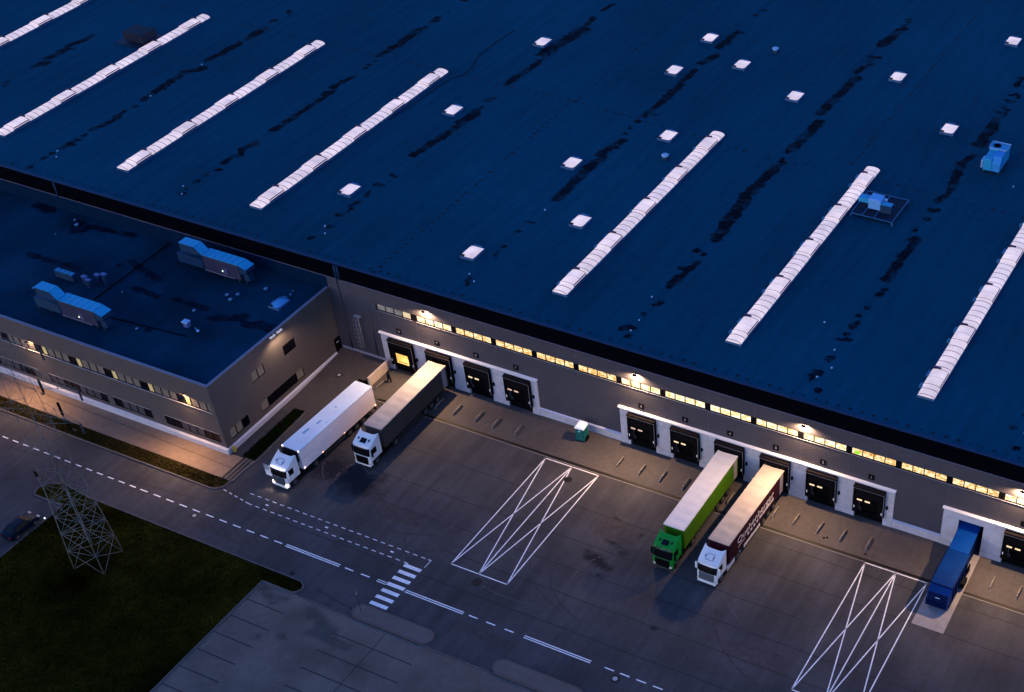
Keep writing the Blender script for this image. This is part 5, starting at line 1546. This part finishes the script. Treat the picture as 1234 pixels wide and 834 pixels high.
# ================================================================== COMPACTOR
t = thing('waste_compactor', 'large blue waste compactor with a raised hopper backed into the wall', 'compactor', (72.15, -9.0, 0))
M_blue = mat('blue_container', (.0004,.026,.150), .5, .12, 1.2, spec=.08, var2=.12, scale2=.5)
M_blued = mat('dark_blue_container', (.0004,.007,.045), .6, .12, 1.2, spec=.05)
b = MB()
# container hull: side profile (y,z), chamfered nose
hull = [(-.75,.25),(-.75,1.1),(-.35,1.9),(.35,2.4),(1.1,2.52),(6.0,2.45),(6.0,.25)]
b.prism(hull, 'x', -1.2, 1.2); b.build('container', M_blue, t)
b = MB()
for yy in (.9,1.9,2.9,3.9,4.9):
    b.box(1.2,1.32,yy-.08,yy+.08,.3,2.4); b.box(-1.32,-1.2,yy-.08,yy+.08,.3,2.4)
b.box(1.2,1.34,-.3,6.0,.25,.42); b.box(-1.34,-1.2,-.3,6.0,.25,.42); b.box(1.2,1.30,.6,6.0,2.30,2.44); b.box(-1.30,-1.2,.6,6.0,2.30,2.44)
b.build('rib', M_blued, t)
b = MB(); b.prism([(-.80,.3),(-.80,1.12),(-.40,1.93),(-.36,1.90),(-.74,1.1),(-.74,.3)], 'x', -1.05, 1.05)
for xx in (-1.05,-.35,.35,1.0): b.box(xx-.05,xx+.05,-.86,-.80,.3,1.1)
b.build('end_door', M_blued, t)
b = MB(); b.box(-1.22,1.22,.42,.50,2.40,2.50); b.build('top_bar', M_blued, t)
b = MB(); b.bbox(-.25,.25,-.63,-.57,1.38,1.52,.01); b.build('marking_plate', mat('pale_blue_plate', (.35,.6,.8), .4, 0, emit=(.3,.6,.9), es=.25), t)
b = MB()   # hopper with lid sloping up into the bay
b.prism([(6.02,.3),(6.02,2.45),(10.2,3.5),(10.2,.3)], 'x', -1.15, 1.05); hp = b.build('hopper', M_blued, t)
b = MB(); b.add([(-1.18,6.0,2.50),(1.08,6.0,2.50),(1.08,10.25,3.56),(-1.18,10.25,3.56),(-1.18,6.0,2.42),(1.08,6.0,2.42),(1.08,10.25,3.48),(-1.18,10.25,3.48)],
                [(0,1,2,3),(4,5,6,7),(0,1,5,4),(1,2,6,5),(2,3,7,6),(3,0,4,7)]); b.build('lid', mat('bright_blue_lid', (.0004,.044,.24), .5, .08, 1.5, spec=.08), hp)
b = MB(); b.bbox(-1.35,-.9,7.1,7.25,2.6,2.75,.03); b.tube((-1.6,6.8,2.2),(-1.2,7.1,2.3),.05,n=6); b.build('handle', M_ventw, hp)
b = MB(); b.box(1.35,1.75,3.0,4.2,.25,.9); b.box(1.35,1.5,5.2,5.8,.4,1.4); b.build('power_pack', M_frameb, t)
b = MB(); b.box(-.9,-.7,-.3,5.8,.03,.25); b.box(.7,.9,-.3,5.8,.03,.25); build_each(b, 'skid', M_frameb, t)

# ================================================================== PORTABLE TOILET
t = thing('portable_toilet', 'teal portable toilet with a translucent white roof by the wall', 'portable toilet', (24.15, -1.75, 0), R(4))
M_teal = mat('teal_plastic', (.008,.13,.125), .45, .06, 2)
b = MB(); b.bbox(-.58,.58,-.58,.58,.12,1.95,.05); b.build('cabin', M_teal, t)
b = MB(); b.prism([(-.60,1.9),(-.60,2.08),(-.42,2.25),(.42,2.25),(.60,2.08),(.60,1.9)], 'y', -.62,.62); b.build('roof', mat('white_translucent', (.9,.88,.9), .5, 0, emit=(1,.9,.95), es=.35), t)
b = MB(); b.bbox(-.50,.50,-.615,-.585,.2,1.86,.012); d_ = b.build('door', mat('dark_teal', (.006,.13,.11), .5, .05), t)
b = MB(); b.prism([(.0+.15*math.cos(R(a)), 1.58+.11*math.sin(R(a))) for a in range(0,360,24)], 'y', -.625,-.616); b.build('oval_badge', mat('oval_badge', (.4,.7,.75), .5, 0), d_)
b = MB(); b.box(-.6,.6,-.6,.6,.0,.12); b.build('skid_base', M_frameb, t)
b = MB(); b.bbox(.60,.80,-.35,.35,.10,.55,.04); b.build('side_box', M_black, t)
b = MB()
for i in range(6): b.box(.585,.61,-.4,.4,.7+i*.15,.75+i*.15)
b.build('side_louvre', M_teal, t)

# ================================================================== PERSON in dark clothes on the apron
def person(x, y, rz, label):
    t = thing('person', label, 'person', (x, y, 0), rz)
    me = bpy.data.meshes.new('body')
    J = {'pelvis':(0,0,.93,.13),'waist':(0,.0,1.08,.125),'chest':(0,-.05,1.32,.155),'neck':(0,-.09,1.50,.055),'head0':(0,-.12,1.60,.085),'head1':(0,-.13,1.70,.085),
         'sl':(-.17,-.05,1.42,.06),'el':(-.24,-.02,1.16,.045),'wl':(-.22,-.14,.93,.035),'sr':(.17,-.05,1.42,.06),'er':(.24,.03,1.16,.045),'wr':(.23,-.02,.90,.035),
         'hl':(-.10,0,.88,.095),'kl':(-.12,-.16,.50,.07),'al':(-.13,-.16,.09,.05),'tl':(-.13,-.32,.04,.04),
         'hr':(.10,0,.88,.095),'kr':(.12,.02,.48,.07),'ar':(.13,.22,.10,.05),'tr':(.13,.08,.04,.04)}
    nm = list(J); ed = [('pelvis','waist'),('waist','chest'),('chest','neck'),('neck','head0'),('head0','head1'),('chest','sl'),('sl','el'),('el','wl'),('chest','sr'),('sr','er'),('er','wr'),
         ('pelvis','hl'),('hl','kl'),('kl','al'),('al','tl'),('pelvis','hr'),('hr','kr'),('kr','ar'),('ar','tr')]
    me.from_pydata([J[n][:3] for n in nm], [(nm.index(a), nm.index(c)) for a, c in ed], [])
    o = bpy.data.objects.new('body', me); COL.objects.link(o)
    md = o.modifiers.new('skin', 'SKIN')
    for i, n in enumerate(nm):
        me.skin_vertices[0].data[i].radius = (J[n][3]*1.8, J[n][3]*1.65)
    me.skin_vertices[0].data[0].use_root = True
    sb = o.modifiers.new('sub', 'SUBSURF'); sb.levels = 2; sb.render_levels = 2
    me.materials.append(mat('black_clothes', (.008,.007,.009), .85, .1, 4))
    o.parent = t
    # head parts and hands
    b = MB(); b.tube((0,-.13,1.60),(0,-.14,1.74), .10, .095, n=12); b.tube((0,-.14,1.74),(0,-.13,1.79), .095, .05, n=12); b.build('hair', M_black, t)
    b = MB(); b.bbox(-.07,.07,-.225,-.16,1.58,1.70,.02); b.bbox(-.015,.015,-.25,-.22,1.62,1.66,.005); b.build('face', mat('skin', (.30,.17,.12), .6, 0), t)
    b = MB()
    for (hx, hy, hz) in ((-.22,-.15,.90),(.23,-.03,.87)):
        b.bbox(hx-.04,hx+.04,hy-.02,hy+.02,hz-.09,hz,.01)
        for k in range(4): b.tube((hx-.03+k*.02,hy,hz-.08),(hx-.03+k*.02,hy-.02,hz-.15+.012*abs(k-1.5)), .009, n=6)
        b.tube((hx+.04,hy-.01,hz-.03),(hx+.05,hy-.04,hz-.09), .010, n=6)
    b.build('hands', mat('skin', (.30,.17,.12)), t)
person(-3.75, -2.75, R(160), 'person in black clothes walking on the apron by the lit dock')

# ================================================================== CAR lower left
def car(x, y, label):
    t = thing('parked_car', label, 'car', (x, y, 0))
    M_car = mat('dark_blue_paint', (.001,.006,.018), .35, .03, spec=.2)
    W = 1.78; L = 4.4
    pr = [(0,.35),(.03,.62),(.25,.80),(1.05,.96),(1.75,1.40),(3.05,1.44),(3.9,1.02),(4.33,.95),(4.4,.6),(4.36,.32)]
    b = MB(); vs = []; fs = []; n = 8; m_ = len(pr)
    for i in range(n+1):
        tt = -1+2*i/n
        for (yy, z) in pr:
            inset = .0 if z < .85 else (z-.85)*.38
            e = abs(tt)**4
            vs.append((tt*(W/2-inset), (-yy if yy < 2.2 else -yy)*1.0 - (.16*e if yy < .3 else 0) + (.12*e if yy > 4.2 else 0), z-(.05*e if z > .8 else 0)))
    for i in range(n):
        for j in range(m_):
            k = (j+1) % m_; fs.append((i*m_+j,(i+1)*m_+j,(i+1)*m_+k,i*m_+k))
    b.add(vs, fs); b.f.append(tuple(range(m_))); b.sm.append(False); b.f.append(tuple(n*m_+j for j in range(m_-1,-1,-1))); b.sm.append(False)
    body = b.build('car_body', M_car, t)
    b = MB(); b.add([(-.66,-1.10,1.00),(.66,-1.10,1.00),(.58,-1.72,1.41),(-.58,-1.72,1.41)], [(0,1,2,3)]); b.build('windscreen', M_glass, body)
    b = MB(); b.add([(-.58,-3.12,1.44),(.58,-3.12,1.44),(.66,-3.85,1.07),(-.66,-3.85,1.07)], [(0,1,2,3)]); b.build('rear_window', M_glass, body)
    for s_ in (-1,1):
        b = MB(); b.add([(s_*.86,-1.3,.98),(s_*.86,-3.6,1.0),(s_*.71,-3.0,1.36),(s_*.71,-1.85,1.36)], [(0,1,2,3)]); b.build('side_window', M_glass, body)
        b = MB(); b.bbox(s_*.66-.17,s_*.66+.17,-.20,.0,.62,.76,.03); b.build('headlight', mat('car_headlight', (.35,.35,.4), .2, 0, emit=(.9,.85,1), es=.12), body)
        b = MB(); b.bbox(s_*1.0-.10,s_*1.0+.08,-1.42,-1.28,.92,1.06,.02); b.build('mirror', M_car, body)
        b = MB(); b.bbox(s_*.7-.15,s_*.7+.15,-4.40,-4.28,.72,.86,.02); b.build('tail_light', mat('tail_red', (.3,.01,.01), .3, 0), body)
        for yy in (-.85,-3.45):
            b = MB(); b.tube((s_*.70,yy,.32),(s_*.90,yy,.32), .32, n=18); w_ = b.build('wheel', M_tyre, t)
            b = MB(); b.tube((s_*.90,yy,.32),(s_*.91,yy,.32), .20, n=14); b.build('rim', M_rim, w_)
    return t
car(-25.55, -41.15, 'dark blue parked car beside the grass at the lower left')
t = thing('marker_light', 'tiny white light on a short post at the kerb beside the grass', 'post light', (-23.98,-41.15,0))
b = MB(); b.tube((0,0,.05),(0,0,.55),.05,n=8); b.build('post', M_dsteel, t)
b = MB(); b.tube((0,0,.55),(0,0,.68),.09,n=10); b.build('lamp_head', mat('post_lamp_lit', (1,1,1), .4, 0, emit=(1,.95,1), es=1.1), t)

# posts by the office and road signs
def totem(x, y, h, label, lean=0):
    t = thing('street_post', label, 'post', (x, y, 0), group='dark posts along the office forecourt')
    b = MB(); b.tube((0,0,0.1),(0,0,h), .06,.05, n=8); b.build('pole', M_dsteel, t)
    b = MB(); b.bbox(-.16,.16,-.10,.10,h-1.95,h,.03); b.build('panel', M_black, t)
totem(-42.2,-23.7,2.3, 'dark upright post on the warm paving at the left edge')
totem(-36.3,-26.2,2.4, 'dark upright post between the paving and the verge')
t = thing('road_sign', 'dark backed sign on a thin pole at the round tip of the grass island', 'road sign', (-28.3,-37.3,0.1))
b = MB(); b.tube((0,0,0),(0,0,2.9),.035,n=8); b.build('pole', M_steel, t)
b = MB(); b.bbox(-.28,.28,-.05,-.01,2.1,2.95,.01); b.build('sign_panel', M_black, t)
t = thing('road_sign', 'small round sign with a pale face on a thin pole near the zebra crossing', 'road sign', (17.25,-36.75,.1), R(35))
b = MB(); b.tube((0,0,0),(0,0,3.0),.035,n=8); b.build('pole', M_dsteel, t)
b = MB(); b.tube((-.03,0,2.75),(-.0,0,2.75),.33,n=20); b.build('sign_back', M_black, t)
b = MB(); b.tube((.0,0,2.75),(.03,0,2.75),.31,n=3); b.build('sign_face', mat('sign_face', (.6,.6,.68), .5, 0), t)
# little bits of litter / marks
t = thing('bent_bracket', 'small pale curved metal bracket lying in the verge', 'bracket', (-33.2,-27.3,.13))
b = MB(); pp = [(.35*math.cos(R(a)), .25*math.sin(R(a)), .05) for a in range(200, 341, 20)]
for p, q in zip(pp[:-1], pp[1:]): b.tube(p, q, .035, n=5)
b.build('bar', M_edge, t)
k_ = 0
for (x, y, nm) in [(57.3,-5.0,'left of the pair by the third rail right of the burgundy trailer'),(57.6,-4.8,'right of the pair by the third rail right of the burgundy trailer'),(62.4,-5.35,'below the last rail before the compactor')]:
    o = None
    b = MB(); b.tube((0,0,0),(0,0,.10),.13,.09,n=9); o = b.build('rubber_foot', M_black); o.location = (x, y, .004)
    tag(o, 'black rubber foot '+nm, 'rubber block', 'black rubber blocks on the apron')

# render settings that keep lamps clean
scene.render.engine = 'CYCLES'
scene.cycles.sample_clamp_indirect = 4
